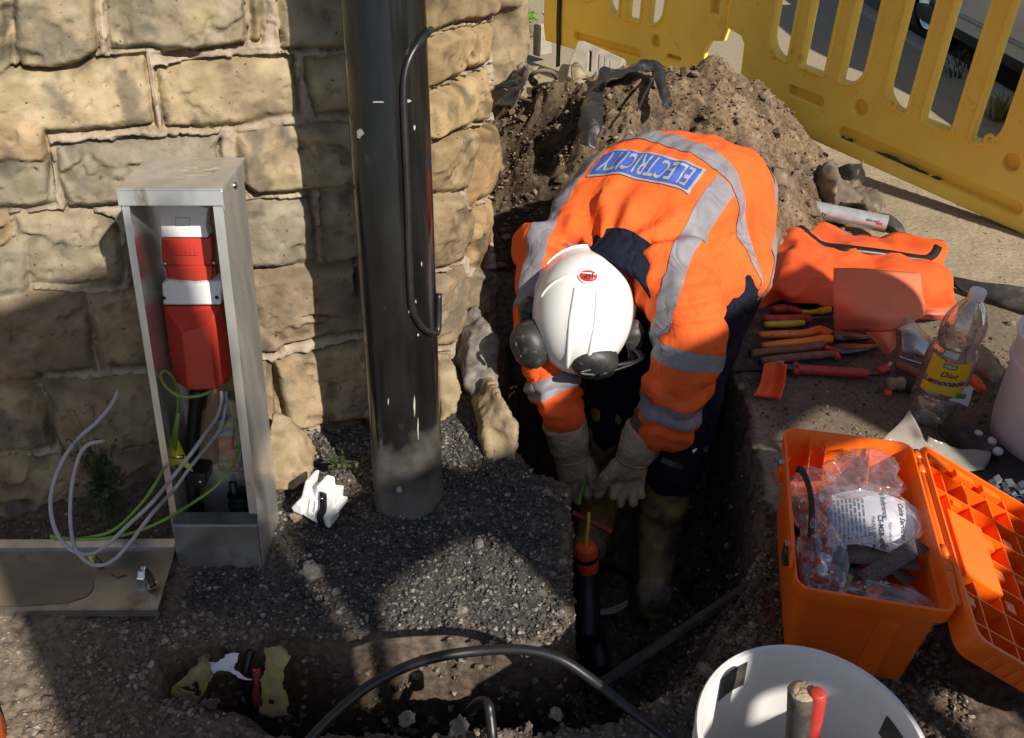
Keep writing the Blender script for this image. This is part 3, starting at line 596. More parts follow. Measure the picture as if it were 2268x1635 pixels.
V,F=tube([onpole(u,v,PR+.004) for u,v in cp]+[onpole(972,650,PR+.006)],.0062,10,8)
mk('cable_loop',V,F,K['cable'],post)
for (u,v,w,h,sd_) in ((845,228,18,4,1),(905,232,10,8,2),(800,300,8,14,3),(925,285,5,9,4),(912,815,4,30,5),(885,1085,9,14,6)):
    pass
ch=M('chipped_pale_paint',(.40,.38,.33),(.25,.24,.21),rough=.8,sc_=60)
for k,(u,v,du,dv) in enumerate(((838,226,26,5),(903,224,14,9),(797,296,16,20),(918,283,5,10),(934,585,3,10),(921,668,3,8),(884,1084,12,18),(906,690,3,8),(926,742,4,6),(860,890,3,14),(918,900,4,40),(926,950,3,50))):
    pts=[]
    for a in np.linspace(0,6.28,9)[:-1]: pts.append(onpole(u+du/2*math.cos(a)*(1+.3*math.sin(3*a+k)),v+dv/2*math.sin(a)*(1+.3*math.cos(2*a+k)),PR+.0013))
    mk('paint_chip',pts,[tuple(range(8))],ch,post)
# ---------------------------------------------------------------- open steel meter cabinet
CO=np.array((-.552,1.058,-.02)); CZ=np.array((.012,.25,1.))
def BP(a,dep,h): return CO+EX*a+EY*dep+CZ*h
def BX(u,v,dep):
    r=ray(u,v); d=(CO[1]+dep+CZ[1]*(CAMH-CO[2]))/(r[1]-CZ[1]*r[2]); return EYE+r*d
def hexa(c8): return np.array(c8),[(0,3,2,1),(4,5,6,7),(0,1,5,4),(1,2,6,5),(2,3,7,6),(3,0,4,7)]
def bpbox(a0,a1,d0,d1,h0,h1): return hexa([BP(a0,d0,h0),BP(a1,d0,h0),BP(a1,d1,h0),BP(a0,d1,h0),BP(a0,d0,h1),BP(a1,d0,h1),BP(a1,d1,h1),BP(a0,d1,h1)])
cab=thing('meter_cabinet','narrow open stainless steel electrical cabinet standing against the stone wall','cabinet',(CO[0],CO[1]+.08,-.02))
hw=.081; hh=.703; dpt=.125
o=mk('side_panel',*join([bpbox(-hw,-hw+.002,.0,dpt,-.06,hh),bpbox(-hw+.002,-hw+.012,0,.002,.13,hh)]),K['steel'],cab,smooth=False)
o=mk('side_panel',*join([bpbox(hw-.002,hw,.0,dpt,-.06,hh),bpbox(hw-.016,hw-.002,0,.002,.13,hh)]),K['steel'],cab,smooth=False)
mk('back_panel',*bpbox(-hw+.002,hw-.002,dpt-.002,dpt,-.06,hh),K['steel'],cab,smooth=False)
o=mk('lid',*join([bpbox(-hw-.003,hw+.003,-.005,dpt+.008,hh+.001,hh+.004),bpbox(-hw-.003,hw+.003,-.005,-.003,hh-.022,hh+.001),bpbox(hw+.001,hw+.003,-.003,dpt,hh-.03,hh+.001),bpbox(-hw-.003,-hw-.001,-.003,dpt,hh-.03,hh+.001)]),K['steel'],cab,smooth=False); bevel(o,.0022,2)
V,F=patch([[tuple(BP(a,d,hh+.0048)) for a in (-.005,.02,.045)] for d in (.045,.06,.08)],4)
smear=M('mud_smear_on_steel',(.62,.52,.33),(.52,.43,.27),rough=.9,sc_=50,bump=.3); 
for k in range(16):
    a=rng.uniform(-.02,.045); d=rng.uniform(.035,.085); L=rng.uniform(.01,.032); V,F=patch([[tuple(BP(a+L*i+.004*j,d+.003*j+.004*i,hh+.0046+.0003*(i==.5))) for i in (0,.5,1)] for j in (0,.7)],3); mk('mud_smear',V,F,smear,cab)
V,F=lathe([(0,.004),(.005,.004),(.006,0)],BP(hw+.003,.06,hh-.015),EX,14); mk('rivet',V,F,K['chrome'],cab)
o=mk('bottom_panel',*join([bpbox(-hw+.002,hw-.002,-.004,-.002,-.09,.108),bpbox(-hw+.002,hw-.002,-.004,.03,.108,.110)]),K['steelmud'],cab,smooth=False); bevel(o,.0015)
mk('backboard',*bpbox(-hw+.02,hw-.006,dpt-.020,dpt-.008,.155,hh-.01),K['board'],cab,smooth=False)
BD=dpt-.02
def cprism(name,px,d0,d1,m,par,bev=.0015):
    f=[BX(u,v,d0) for u,v in px]; o=mk(name,*prism(f,EY*(d1-d0)),m,par,smooth=False)
    if bev: bevel(o,bev,2)
    return o
cut=mk('service_fuse_unit',*prism([BX(u,v,.085) for u,v in ((356,527),(468,527),(470,566),(468,585),(478,600),(474,624),(369,624),(366,600),(358,580))],EY*(BD-.085)),K['red'],cab,smooth=False); bevel(cut,.003,2)
cprism('fuse_carrier',[(346,452),(368,450),(372,444),(440,448),(446,456),(462,462),(458,474),(456,500),(462,527),(356,527),(354,490),(352,470)],.080,BD,K['white'],cut,.003)
V,F=join([prism([BX(u,v,.0795) for u,v in ((388,482),(420,482),(420,483.5),(388,483.5))],EY*.0004),prism([BX(u,v,.0795) for u,v in ((388,500),(420,500),(420,501.2),(388,501.2))],EY*.0004),prism([BX(u,v,.0795) for u,v in ((388,483),(389,483),(389,500),(388,500))],EY*.0004),prism([BX(u,v,.0795) for u,v in ((419,483),(420,483),(420,500),(419,500))],EY*.0004)]); mk('embossed_mark',V,F,K['grey'],cut,smooth=False)
o=cprism('moulded_window',[(382,542),(440,542),(438,566),(383,566)],.082,.086,K['red'],cut,.001)
for x in (388,398,409,420,430): cprism('rib',[(x,545),(x+3,545),(x+3,563),(x,563)],.0805,.083,K['red'],o,.0004)
cprism('seal_shelf',[(370,590),(470,590),(469,622),(372,622)],.078,.088,K['red'],cut,.002)
for u,v in ((366,584),(474,582)):
    V,F=lathe([(0,.004),(.0035,.003),(.004,0),(.003,-.008)],BX(u,v,.082),-EY,10); mk('seal_screw',V,F,K['chrome'],cut)
cprism('terminal_cover',[(358,628),(372,622),(425,630),(490,622),(492,632),(489,676),(361,676)],.07,BD,K['white'],cut,.003)
# faceted red terminal shield
outl=[(361,678),(425,678),(489,678),(505,740),(512,830),(506,846),(477,860),(443,867),(415,862),(384,842)]; inr=[(403,737),(462,722),(477,860),(416,862)]
Vo=[BX(u,v,.078) for u,v in outl]; Vi=[BX(403,738,.045),BX(461,721,.045),BX(477,861,.05),BX(416,863,.05)]; Vt=[BX(425,694,.072)]
Vb=[p+EY*(BD-.08) for p in Vo]; A=Vo+Vi+Vt+Vb; n=10
F=[(0,1,14),(1,2,14),(14,2,11),(14,11,10),(0,14,10),(0,10,9),(9,10,13),(9,13,8),(10,11,12,13),(11,2,3),(11,3,4),(11,4,12),(12,4,5),(12,5,6),(12,6,7,13),(13,7,8)]+[(i,15+i,15+(i+1)%n,(i+1)%n) for i in range(n)]
sh=mk('terminal_shield',A,F,K['red'],cab,smooth=False); bevel(sh,.0012,2,12)
for u,v,par,dep in ((363,660,cut,.0695),(480,659,cut,.0695),(368,688,sh,.0765),(484,687,sh,.0765),(387,820,sh,.0765),(500,819,sh,.0765)):
    V,F=lathe([(0,.0012),(.0032,.0012),(.0036,0)],BX(u,v,dep),-EY,12); mk('screw',V,F,K['dark'],par)
V,F=tube([BX(440,862,.085),BX(434,900,.088),BX(428,960,.088),BX(424,1040,.088),BX(428,1100,.088),BX(432,1180,.088),BX(434,1260,.088)],.0125,14,6); mk('armoured_cable',V,F,K['cable'],cab)
V,F=tube([BX(440,868,.09),BX(437,900,.10)],.016,14,4); mk('cable_boot',V,F,K['dark'],cab)
cl=mk('cable_clamp',*prism([BX(u,v,.062) for u,v in ((410,1049),(450,1050),(456,1054),(456,1078),(449,1080),(412,1079))],EY*.043),K['dark'],cab,smooth=False); bevel(cl,.002)
V,F=lathe([(0,.003),(.004,.003),(.0045,0)],BX(443,1068,.062),-EY,12); mk('bolt',V,F,K['chrome'],cl)
def ribtube(p,r,n,am): 
    p=catmull(p,n); rr=r+am*np.where(np.arange(len(p))%4<2,1,-1); return tube(p,rr,20,0)
def duct(u,v,r,name='corrugated_duct'):
    p=[BX(u,v,.085),BX(u+3,v+50,.085),BX(u+4,v+90,.085),BX(u+4,v+150,.085)]; V,F=ribtube(p,r,10,.0012); return mk(name,V,F[:-2],K['dark'],cab)
duct(535,1093,.0255); 
V,F=tube([BX(515,1066,.088),BX(520,1100,.085),BX(528,1180,.085)],.008,12,6); mk('black_lead',V,F,K['cable'],cab)
V,F=ribtube([BX(432,1120,.088),BX(433,1150,.088),BX(434,1200,.088)],.0165,10,.001); mk('corrugated_duct',V,F[:-2],K['dark'],cab)
# clear fuse block, lower right
iso=cprism('isolator_block',[(482,930),(515,935),(516,960),(522,985),(522,1000),(484,996),(480,960)],.088,BD,K['grey'],cab,.002)
cprism('red_switch',[(481,972),(516,972),(517,999),(481,998)],.081,.09,K['red'],iso,.0015)
V,F=join([tube([BX(u,985,.0805)+np.array((0.002*math.cos(a),0,.002*math.sin(a))) for a in np.linspace(0,6.28,9)],.0004,5,0) for u in (489,496)]); mk('symbol',V,F,K['labelwhite'],iso)
for u in (489,497,506):
    V,F=lathe([(0,.003),(.0035,.003),(.0035,0)],BX(u,940,.088),-EY,10); mk('terminal_screw',V,F,K['yellowwire'],iso)
cprism('clear_cover',[(480,895),(505,886),(535,890),(540,930),(538,1010),(542,1048),(482,1044),(478,960)],.072,BD,K['clearhard'],iso,.004)
for k in range(3): cprism('brass_terminal',[(535,935+k*18),(546,936+k*18),(546,948+k*18),(535,947+k*18)],.095,BD,K['brownglass'],iso,.001)
V,F=tube([BX(519,1000,.08),BX(516,1020,.08),BX(520,1038,.08)],.003,8,6); mk('red_lead',V,F,K['toolred'],iso)
V,F=tube([BX(534,990,.08),BX(537,1015,.08),BX(530,1034,.08),BX(524,1040,.08)],.0035,8,6); mk('blue_lead',V,F,K['purpleink'],iso)
# earth terminal with yellow tag
V,F=patch([[tuple(BX(*q)) for q in r] for r in (((356,972,.06),(372,962,.05),(395,975,.06)),((362,1010,.045),(385,1000,.04),(408,1004,.06)),((364,1046,.05),(392,1030,.05),(427,1046,.05)))],5,.002,20); et=mk('yellow_tag',V,F,K['lime'],cab); solid(et,.0012)
V,F=tube([BX(362,1012,.045),BX(406,1012,.045)],.004,10,2); mk('terminal_bolt',V,F,K['chrome'],et)
for u,v in ((386,990),(383,1020)):
    V,F=tube([BX(u,v,.04),BX(u-3,v+22,.042)],.0045,8,3); mk('wire_lug',V,F,K['yellowwire'],et)
# ---------------------------------------------------------------- loose wires hanging out of the cabinet
def wire(name,pts,r,m,label,cat='wire',n=10,core=None):
    V,F=tube(pts,r,n,8); o=mk(name,V,F,K[m],label=label,cat=cat)
    if core is not None:
        a,b=(np.asarray(pts[0]),np.asarray(pts[1])) if core==0 else (np.asarray(pts[-1]),np.asarray(pts[-2])); d=(a-b)/np.linalg.norm(a-b)
        V,F=tube([a-d*.002,a+d*.004],r*.6,8,0); mk('wire_end',V,F,K['brownglass'],o)
    return o
wire('electric_wire',[BX(490,866,.07),BX(490,890,.065),BX(480,925,.05),BX(455,960,.02),BX(425,1003,-.02),BX(380,1060,-.05),PY(335,1115,1.0),PY(285,1162,.98),PY(240,1205,.97),PY(205,1226,.965),PY(170,1224,.965),PY(138,1200,.98),PY(118,1160,1.0),PY(112,1110,1.03),PY(122,1060,1.06),PY(145,1010,1.09),PY(175,970,1.12),PY(215,935,1.14),PY(245,900,1.15),PY(262,868,1.15)],.0035,'greywire','longest loose pale grey wire, looping out of the cabinet to the uppermost cut end','wire',core=1)
wire('electric_wire',[BX(500,866,.08),BX(500,895,.075),BX(490,945,.06),BX(462,985,.03),BX(425,1030,-.02),BX(385,1085,-.04),PY(335,1140,.98),PY(290,1200,.96),PY(255,1238,.95),PY(225,1252,.945),PY(195,1246,.95),PY(168,1216,.97),PY(157,1170,1.0),PY(156,1110,1.03),PY(163,1055,1.06),PY(178,1005,1.08),PY(198,984,1.09),PY(229,977,1.09)],.0033,'greywire','second loose grey wire, with its lower cut end curled to the right','wire',core=1)
wire('earth_wire',[BX(470,866,.06),BX(440,877,.045),BX(400,878,.03),BX(368,858,.03),BX(355,832,.035),BX(366,822,.045),BX(385,840,.06),BX(394,880,.07),BX(392,920,.06),BX(384,960,.05),BX(383,1000,.04)],.0032,'green','green wire looped under the red terminal shield','wire')
wire('earth_wire',[BX(505,880,.08),BX(518,920,.075),BX(532,960,.06),BX(530,985,.05),BX(515,1030,.02),BX(480,1075,-.02),BX(430,1112,-.04),PY(370,1148,1.0),PY(310,1175,.985),PY(240,1192,.98),PY(180,1195,.985),PY(128,1190,1.0),PY(114,1187,1.01),PY(130,1196,1.0),PY(200,1190,.99),PY(255,1172,.99),PY(310,1120,1.01),PY(345,1070,1.03),BX(366,1030,.02),BX(376,1010,.035)],.0028,'green','long green and yellow earth wire sweeping out left across the grey wires','wire')
wire('earth_wire',[BX(350,910,.03),BX(354,940,.03),BX(357,975,.035)],.0035,'green','short green wire stub at the left edge of the cabinet','wire')
wire('earth_wire',[BX(395,915,.02),BX(392,940,.02),BX(388,970,.035),BX(386,995,.04)],.0042,'green','short bright green wire stub above the yellow tag','wire')
# ---------------------------------------------------------------- cabinet door lying on the ground
dr=thing('cabinet_door','long muddy stainless steel cabinet door lying flat in front of the wall','door',tuple(P(150,1300,.02)))
q=[P(-260,1203,.03),P(393,1200,.03),P(350,1348,.035),P(-320,1352,.035)]
o=mk('door_panel',*prism(q,(0,0,-.003)),K['steelmud'],dr,smooth=False); bevel(o,.001)
o=mk('front_flange',*prism([q[3]+np.array((0,-.0005,0)),q[2]+np.array((0,-.0005,0)),q[2]+np.array((0,-.0025,0)),q[3]+np.array((0,-.0025,0))],(0,0,-.018)),K['steelmud'],dr,smooth=False)
o=mk('rear_flange',*prism([q[0]+np.array((0,-.018,.001)),q[1]+np.array((0,-.018,.001)),q[1]+np.array((0,-.0,.004)),q[0]+np.array((0,0,.004))],(0,0,.004)),K['steel'],dr,smooth=False)
mud=M('dried_mud',(.21,.16,.105),(.165,.125,.085),rough=.85,sc_=16,bump=.25,bsc=90)
pts=[P(u,v,.0358) for u,v in ((-200,1250),(60,1245),(130,1256),(150,1252),(178,1262),(188,1275),(206,1285),(206,1305),(190,1322),(150,1335),(60,1342),(-200,1344))]; mk('dried_mud',pts,[tuple(range(12))],mud,dr,smooth=False)
pts=[P(u,v,.0362) for u,v in ((240,1265),(270,1262),(280,1272),(258,1278))]; mk('dried_mud',pts,[(0,1,2,3)],mud,dr,smooth=False)
lc=np.array(P(322,1296,.036)); lt=mk('latch',*boxf(lc+np.array((-.004,0,.012)),(.9,.2,-.3),(0,.8,.5),(.2,0,1),.016,.018,.03),K['chrome'],dr,smooth=False); bevel(lt,.003)
V,F=tube([lc+np.array((.0,.01,.02)),lc+np.array((.01,.004,.022)),lc+np.array((.02,-.01,.006))],.006,10,4); mk('latch_spring',V,F,K['dark'],lt)
V,F=tube([lc+np.array((-.002,.012,.03)),lc+np.array((.006,.012,.032))],.006,10,3); mk('latch_nut',V,F,K['chrome'],lt)
o=mk('latch_hook',*boxf(lc+np.array((.018,-.008,.008)),(.8,.6,0),(-.6,.8,0),EZ,.02,.003,.01),K['chrome'],lt,smooth=False)
V,F=tube([P(200,1228,.045),P(210,1243,.04)],.006,10,3); st=mk('door_stud',V,F,K['yellowwire'],dr); V,F=ribtube([P(210,1236,.045),P(222,1250,.038)],.0045,16,.0008); mk('stud_thread',V,F,K['toolsteel'],st)
# ---------------------------------------------------------------- white plastic clip with black strap
cc=np.array(P(712,1105,.055)); cx=np.array((.93,-.30,-.20)); cx/=np.linalg.norm(cx); cz=np.array((.22,.10,.97)); cz-=cx*(cz@cx); cz/=np.linalg.norm(cz); cy=np.cross(cz,cx)
clp=thing('cable_clip','white plastic cable joint shell strapped with black tape, on the tarmac beside the pole','clip',tuple(cc-np.array((0,0,.05))))
def lp(x,y,z): return cc+cx*x+cy*y+cz*z
sil=[(-.046,-.030),(-.040,-.012),(-.034,.004),(-.031,.046),(-.021,.050),(-.022,.020),(-.008,.018),(-.006,.046),(.012,.048),(.016,.030),(.034,.036),(.036,.010),(.046,.014),(.047,.000),(.034,-.020),(.036,-.045),(.01,-.046),(-.02,-.040)]
o=mk('shell',*prism([lp(x,-.022,z) for x,z in sil],cy*.044),K['white'],clp,smooth=False); bevel(o,.004,3)
o=mk('side_lug',*prism([lp(-.050,-.026,-.028),lp(-.038,-.030,-.006),lp(-.024,-.030,-.010),lp(-.022,-.027,-.036),lp(-.044,-.026,-.036)],cy*.03),K['white'],clp,smooth=False); bevel(o,.004,2)
o=mk('rib',*join([prism([lp(x,-.025,-.03),lp(x+.003,-.025,-.03),lp(x+.003,-.025,.01),lp(x,-.025,.01)],cy*.006) for x in (-.014,-.002)]),K['white'],clp,smooth=False); bevel(o,.001)
V,F=flat([lp(.012,-.026,.040),lp(.016,-.028,.02),lp(.018,-.028,0),lp(.014,-.028,-.02),lp(.022,-.026,-.044)],.014,.002,up=-cy); mk('strap',V,F,K['dark'],clp)
V,F=lathe([(0,.002),(.003,.002),(.003,0)],lp(.012,-.0285,.026),-cy,10); mk('stud',V,F,K['chrome'],clp)
V,F=lathe([(.004,.0015),(.006,.0015),(.006,0)],lp(-.006,-.0232,-.026),-cy,14); mk('moulded_ring',V,F,K['white'],clp)
# ---------------------------------------------------------------- the worker bending into the trench
def nrm(v): v=np.asarray(v,float); return v/np.linalg.norm(v)
def loft(centers,lats,ups,hw_,ht,n=28,k=5,pw=2.3):
    c=catmull(centers,k); l=catmull(lats,k); u=catmull(ups,k); a=catmull(np.stack([hw_,ht,ht],1),k); A=np.arange(n)/n*2*math.pi
    l/=np.linalg.norm(l,axis=1)[:,None]; u=u-l*(u*l).sum(1)[:,None]; u/=np.linalg.norm(u,axis=1)[:,None]
    cs,sn=np.cos(A),np.sin(A); e=2/pw; cs=np.sign(cs)*np.abs(cs)**e; sn=np.sign(sn)*np.abs(sn)**e
    V=(c[:,None]+l[:,None]*(a[:,0,None]*cs)[:,:,None]+u[:,None]*(a[:,1,None]*sn)[:,:,None]).reshape(-1,3); m=len(c)
    return V,[(i*n+j,i*n+(j+1)%n,(i+1)*n+(j+1)%n,(i+1)*n+j) for i in range(m-1) for j in range(n)]+[tuple(range(n))[::-1],tuple((m-1)*n+j for j in range(n))]
SP=np.array([(.225,1.66,.275),(.262,1.745,.325),(.325,1.845,.365),(.40,1.935,.383),(.475,2.0,.365),(.54,2.045,.31)])
SL=np.array([nrm(v) for v in ((.90,-.43,0),(.90,-.43,0),(.88,-.47,.0),(.83,-.56,0),(.76,-.65,0),(.70,-.71,0))])
SU=np.array([nrm(v) for v in ((-.15,-.25,.9),(-.1,-.2,.95),(-.05,-.1,1),(.05,.05,1),(.15,.15,.95),(.3,.25,.9))])
SW=np.array([.115,.18,.198,.192,.178,.168]); SH=np.array([.085,.112,.126,.130,.128,.122])
Rs,Re,Rw=np.array((.090,1.735,.305)),np.array((.066,1.59,.175)),np.array(PD(1243,905,1.92))
Ls,Le,Lw=np.array((.375,1.60,.300)),np.array(PD(1532,765,1.79)),np.array(PD(1476,945,1.87))
LH,LK,LA=np.array((.575,1.90,.27)),np.array((.415,1.58,.02)),np.array((.38,1.495,-.34))
RH,RK,RA=np.array((.46,2.07,.27)),np.array((.285,1.77,.0)),np.array((.245,1.63,-.34))
HC=PD(1290,688,1.84); HU=nrm((-.07,-.93,.34)); HF=np.array((-.10,-.33,-.93)); HF=nrm(HF-HU*(HF@HU)); HR_=np.cross(HF,HU)   # head: crown, face, side
Rh,Lh=PD(1283,1040,2.03),PD(1385,1040,1.97)
def sk(parts,a,b,ra,rb): parts.append(capsule(a,ra,b,rb))
bodyp=[loft(SP,SL,SU,SW*.80,SH*.80)]
for a,b,ra,rb in ((SP[0],HC-HU*.05,.062,.058),(Rs,Re,.052,.040),(Re,Rw,.040,.030),(Rw,Rh,.030,.024),(Ls,Le,.052,.042),(Le,Lw,.042,.030),(Lw,Lh,.030,.024),(LH,LK,.085,.058),(LK,LA,.056,.036),(RH,RK,.085,.058),(RK,RA,.056,.036),(LA,LA+np.array((-.03,-.10,-.05)),.034,.026),(RA,RA+np.array((-.03,-.10,-.05)),.034,.026)): sk(bodyp,a,b,ra,rb)
bodyp.append(ellip(HC-HU*.005,HR_*.073,HF*.095,HU*.085)); bodyp.append(ellip(HC-HU*.075+HF*.035,HR_*.055,HF*.062,HU*.06))
bodyp.append(capsule(HC+HF*.092-HU*.03,.010,HC+HF*.112-HU*.055,.015)); bodyp.append(capsule(HC+HF*.088-HU*.085-HR_*.02,.008,HC+HF*.088-HU*.085+HR_*.02,.008))
for s_ in (-1,1):
    bodyp.append(ellip(HC-HU*.04+HR_*.074*s_-HF*.005,HR_*.010,HF*.018,HU*.03))
    bodyp.append(ellip(HC-HU*.028+HF*.083+HR_*.03*s_,HR_*.016,HF*.008,HU*.008))
V,F=blob(bodyp,.009,3); body=mk('person',V,F,K['skin'],label='person in a white helmet and orange jacket bending over to work in the trench',cat='person',origin=(.35,1.6,-.46))
for s_ in (-1,1):
    V,F=ellip(HC-HU*.030+HF*.088+HR_*.031*s_,HR_*.012,HF*.008,HU*.009,2); mk('eye',V,F,K['paper'],body)
V,F=blob([ellip(HC-HU*.012-HF*.02,HR_*.079,HF*.087,HU*.075)],.008,1); mk('hair',V,F,K['hair'],body)
# jacket
shell=[loft(SP,SL,SU,SW,SH,32,6,2.7)]
for a,b,ra,rb in ((SP[1]-SL[1]*.07,Rs,.095,.082),(Rs,Re,.076,.062),(Re,Rw,.064,.050),(SP[1]+SL[1]*.08,Ls,.095,.088),(Ls,Le,.087,.074),(Le,Lw,.075,.058)): shell.append(capsule(a,ra,b,rb,18))
shell.append(capsule(SP[4]+np.array((.05,-.06,.0)),.125,LH*.66+LK*.34+np.array((.03,.04,.035)),.104,18))
shell.append(capsule(SP[5],.12,RH*.85+RK*.15,.11,18))
shell.append(capsule(np.array((.40,1.70,.265)),.105,np.array((.525,1.86,.20)),.112,18))
shell.append(loft(np.array([SP[5],SP[5]+np.array((.0,.01,-.06)),SP[5]+np.array((-.005,.01,-.13))]),np.tile(SL[5],(3,1)),np.tile(SU[5],(3,1)),np.array((.165,.165,.16)),np.array((.125,.12,.105))))
JV,JF=blob(shell,.0065,9,.55); JN=vnorm(JV,JF)
# sag and folds of the cloth
def seginfo(p,a,b):
    e=b-a; t=((p-a)@e)/(e@e); tc=np.clip(t,0,1); return t,np.linalg.norm(p-a-tc[:,None]*e,axis=1)
def armfold(a,b,n,ph,rad):
    t,d=seginfo(JV,a,b); w=ss(rad*1.9,rad*.9,d)*ss(-.05,.2,t)*ss(1.15,.95,t); z=JV@np.array((.3,.5,.2))*20
    return w*(np.abs(np.sin(t*n+1.7*np.sin(z)+ph+3.2*fbm(JV,8,2,3)))-.5)
disp=.007*armfold(Rs,Re,10,0,.08)+.009*armfold(Re,Rw,14,1,.07)+.009*armfold(Ls,Le,9,2,.085)+.009*armfold(Le,Lw,11,.5,.08)
spc=catmull(SP,12); spl=catmull(SL,12); spu=catmull(SU,12); di=((JV[:,None]-spc[None])**2).sum(2); ni=di.argmin(1)
tt=np.gradient(spc,axis=0); arc=np.concatenate([[0],np.cumsum(np.linalg.norm(np.diff(spc,axis=0),axis=1))]); arc/=arc[-1]; tl=np.linalg.norm(tt,axis=1)
ft=arc[ni]+(((JV-spc[ni])*tt[ni]).sum(1)/tl[ni]**2)*(arc[1]-arc[0]); fl=((JV-spc[ni])*spl[ni]).sum(1); fu=((JV-spc[ni])*spu[ni]).sum(1)
tors=ss(.02,-.03,np.minimum(seginfo(JV,Rs,Re)[1]-.09,seginfo(JV,Ls,Le)[1]-.09)-.0)
ontor=1-np.maximum(ss(.12,.085,seginfo(JV,Rs,Re)[1])*ss(.1,.35,seginfo(JV,Rs,Re)[0]),ss(.125,.09,seginfo(JV,Ls,Le)[1])*ss(.1,.35,seginfo(JV,Ls,Le)[0]))
ridge=lambda p,s_,sd_: 1-np.abs(fbm(p,s_,2,sd_))*2.2
q=np.stack([fl*1.5,ft*.55,fu*0],1)
disp=disp+ontor*(.012*ridge(q,9,5)*ss(.42,.1,ft)+.012*ridge(np.stack([fl*.8,ft*.9+fl*.3,fu*.5],1),10,6)*ss(.62,.9,ft)+.004*ridge(q,16,8))
fa=np.arctan2(fl,(ft-.02)*.5); disp=disp+ontor*.009*np.sin(fa*11+2.5*fbm(JV,7,2,15))*ss(.40,.16,ft)*ss(-.12,.04,ft)*(fu>0)
disp=disp+.004*ridge(JV,13,7)+.003*fbm(JV,25,2,9)
JV=JV+JN*disp[:,None]; JN=vnorm(JV,JF)
jk=mk('jacket',JV,JF,K['hivis'],body)
def band(name,fields,m='tape',off=.0022,par=None):
    V,F=clipband(JV,JF,JN,fields,off)
    if len(F): return mk(name,V,F,K[m],par or jk)
up_=JN@np.array((0,0,1.))
big=(fl*0)
ok_t=(ontor,.35,9)
band('reflective_band',[(ft,.585,.66),ok_t]); band('reflective_band',[(ft,.94,1.015),ok_t])
for s_ in (-1,1):
    band('reflective_brace',[(fl*s_,.138,.180),(ft,-.22,.575),(fu,-.05,9)])
for a,b,lst in ((Rs,Re,()),(Re,Rw,((.50,.74),)),(Ls,Le,()),(Le,Lw,((-.02,.17),(.60,.82)))):
    t,d=seginfo(JV,a,b); skew=.10*np.sin(JV@np.array((23,11,7.)))
    for lo,hi in lst: band('reflective_band',[(t+skew*.3,lo,hi),(d,0,.105),(1-ontor*0,.5,2)])
# black over the shoulder ends of the braces is left as cloth; back panel with lettering
PT0,PT1=.335,.485; PLC=-.006; PLH=.124
bvh=BVHTree.FromPolygons([tuple(v) for v in JV],JF)
def onback(l,t,lift=.0062):
    k=np.interp(t,arc,np.arange(len(arc))); i=int(k); j=min(i+1,len(arc)-1); f=k-i
    c=spc[i]*(1-f)+spc[j]*f; L=nrm(spl[i]*(1-f)+spl[j]*f); U=nrm(spu[i]*(1-f)+spu[j]*f)
    o=c+L*l+U*.4; h=bvh.ray_cast(Vector(o),Vector(-U))
    return np.array(h[0])+np.array(h[1])*lift if h[0] is not None else c+L*l+U*.14
def panelgrid(nm_,m,par,l0,l1,t0,t1,lift):
    Ls_=np.linspace(l0,l1,46); Ts_=np.linspace(t0,t1,14); V=[onback(l,t,lift) for t in Ts_ for l in Ls_]
    return mk(nm_,V,[(i*46+j,i*46+j+1,(i+1)*46+j+1,(i+1)*46+j) for i in range(13) for j in range(45)],K[m],par)
pan=panelgrid('back_panel','letters',jk,PLC-PLH,PLC+PLH,PT0,PT1,.0035); pan2=panelgrid('panel_field','blue',pan,PLC-PLH+.006,PLC+PLH-.006,PT0+.011,PT1-.011,.0048)
TV,TF=textmesh('ELECTRICITY',1.,.012,1.04); w_=TV[:,0].max()-TV[:,0].min(); h_=TV[:,1].max()-TV[:,1].min()
# wearer's left is +lateral and the text reads left to right for someone standing behind, letter tops toward the neck
bmx=bmesh.new(); vv=[bmx.verts.new((x,y,0)) for x,y,_ in TV]
for f in TF:
    try: bmx.faces.new([vv[i] for i in f])
    except ValueError: pass
bmesh.ops.triangulate(bmx,faces=bmx.faces[:]); bmesh.ops.subdivide_edges(bmx,edges=[e for e in bmx.edges if e.calc_length()>.12],cuts=2,use_grid_fill=False); bmesh.ops.triangulate(bmx,faces=bmx.faces[:]); bmx.verts.index_update()
TV=np.array([v.co for v in bmx.verts]); TF=[tuple(v.index for v in f.verts) for f in bmx.faces]; bmx.free()
cx_=(TV[:,0].max()+TV[:,0].min())/2; cy_=(TV[:,1].max()+TV[:,1].min())/2
pts=[onback(PLC-(x-cx_)/w_*(2*PLH-.034),(PT0+PT1)/2-(y-cy_)/h_*(PT1-PT0-.045)) for x,y,_ in TV]
mk('lettering',pts,TF,K['letters'],pan,smooth=False)
# collar
cen=SP[0]+np.array((.002,-.040,.002)); cN=nrm(HC-SP[1]); cu=nrm(np.cross(cN,(1,0,.2))); cv=np.cross(cN,cu)
A=np.linspace(0,2*math.pi,41)
rings=[]
for (r,o_,tk) in ((.112,-.085,0),(.110,-.035,0),(.107,.0,0),(.103,.010,0),(.099,.004,0),(.090,-.05,0)):
    rings.append([cen+cN*o_+cu*r*math.cos(a)*(1.05)+cv*r*math.sin(a)*1.0 for a in A[:-1]])
V=np.array(rings).reshape(-1,3); n=40; F=[(i*n+j,i*n+(j+1)%n,(i+1)*n+(j+1)%n,(i+1)*n+j) for i in range(5) for j in range(n)]
V=V+np.stack([fbm(V,16,2,i+3) for i in range(3)],1)*.006
o=mk('collar',V,F,K['navy'],jk)
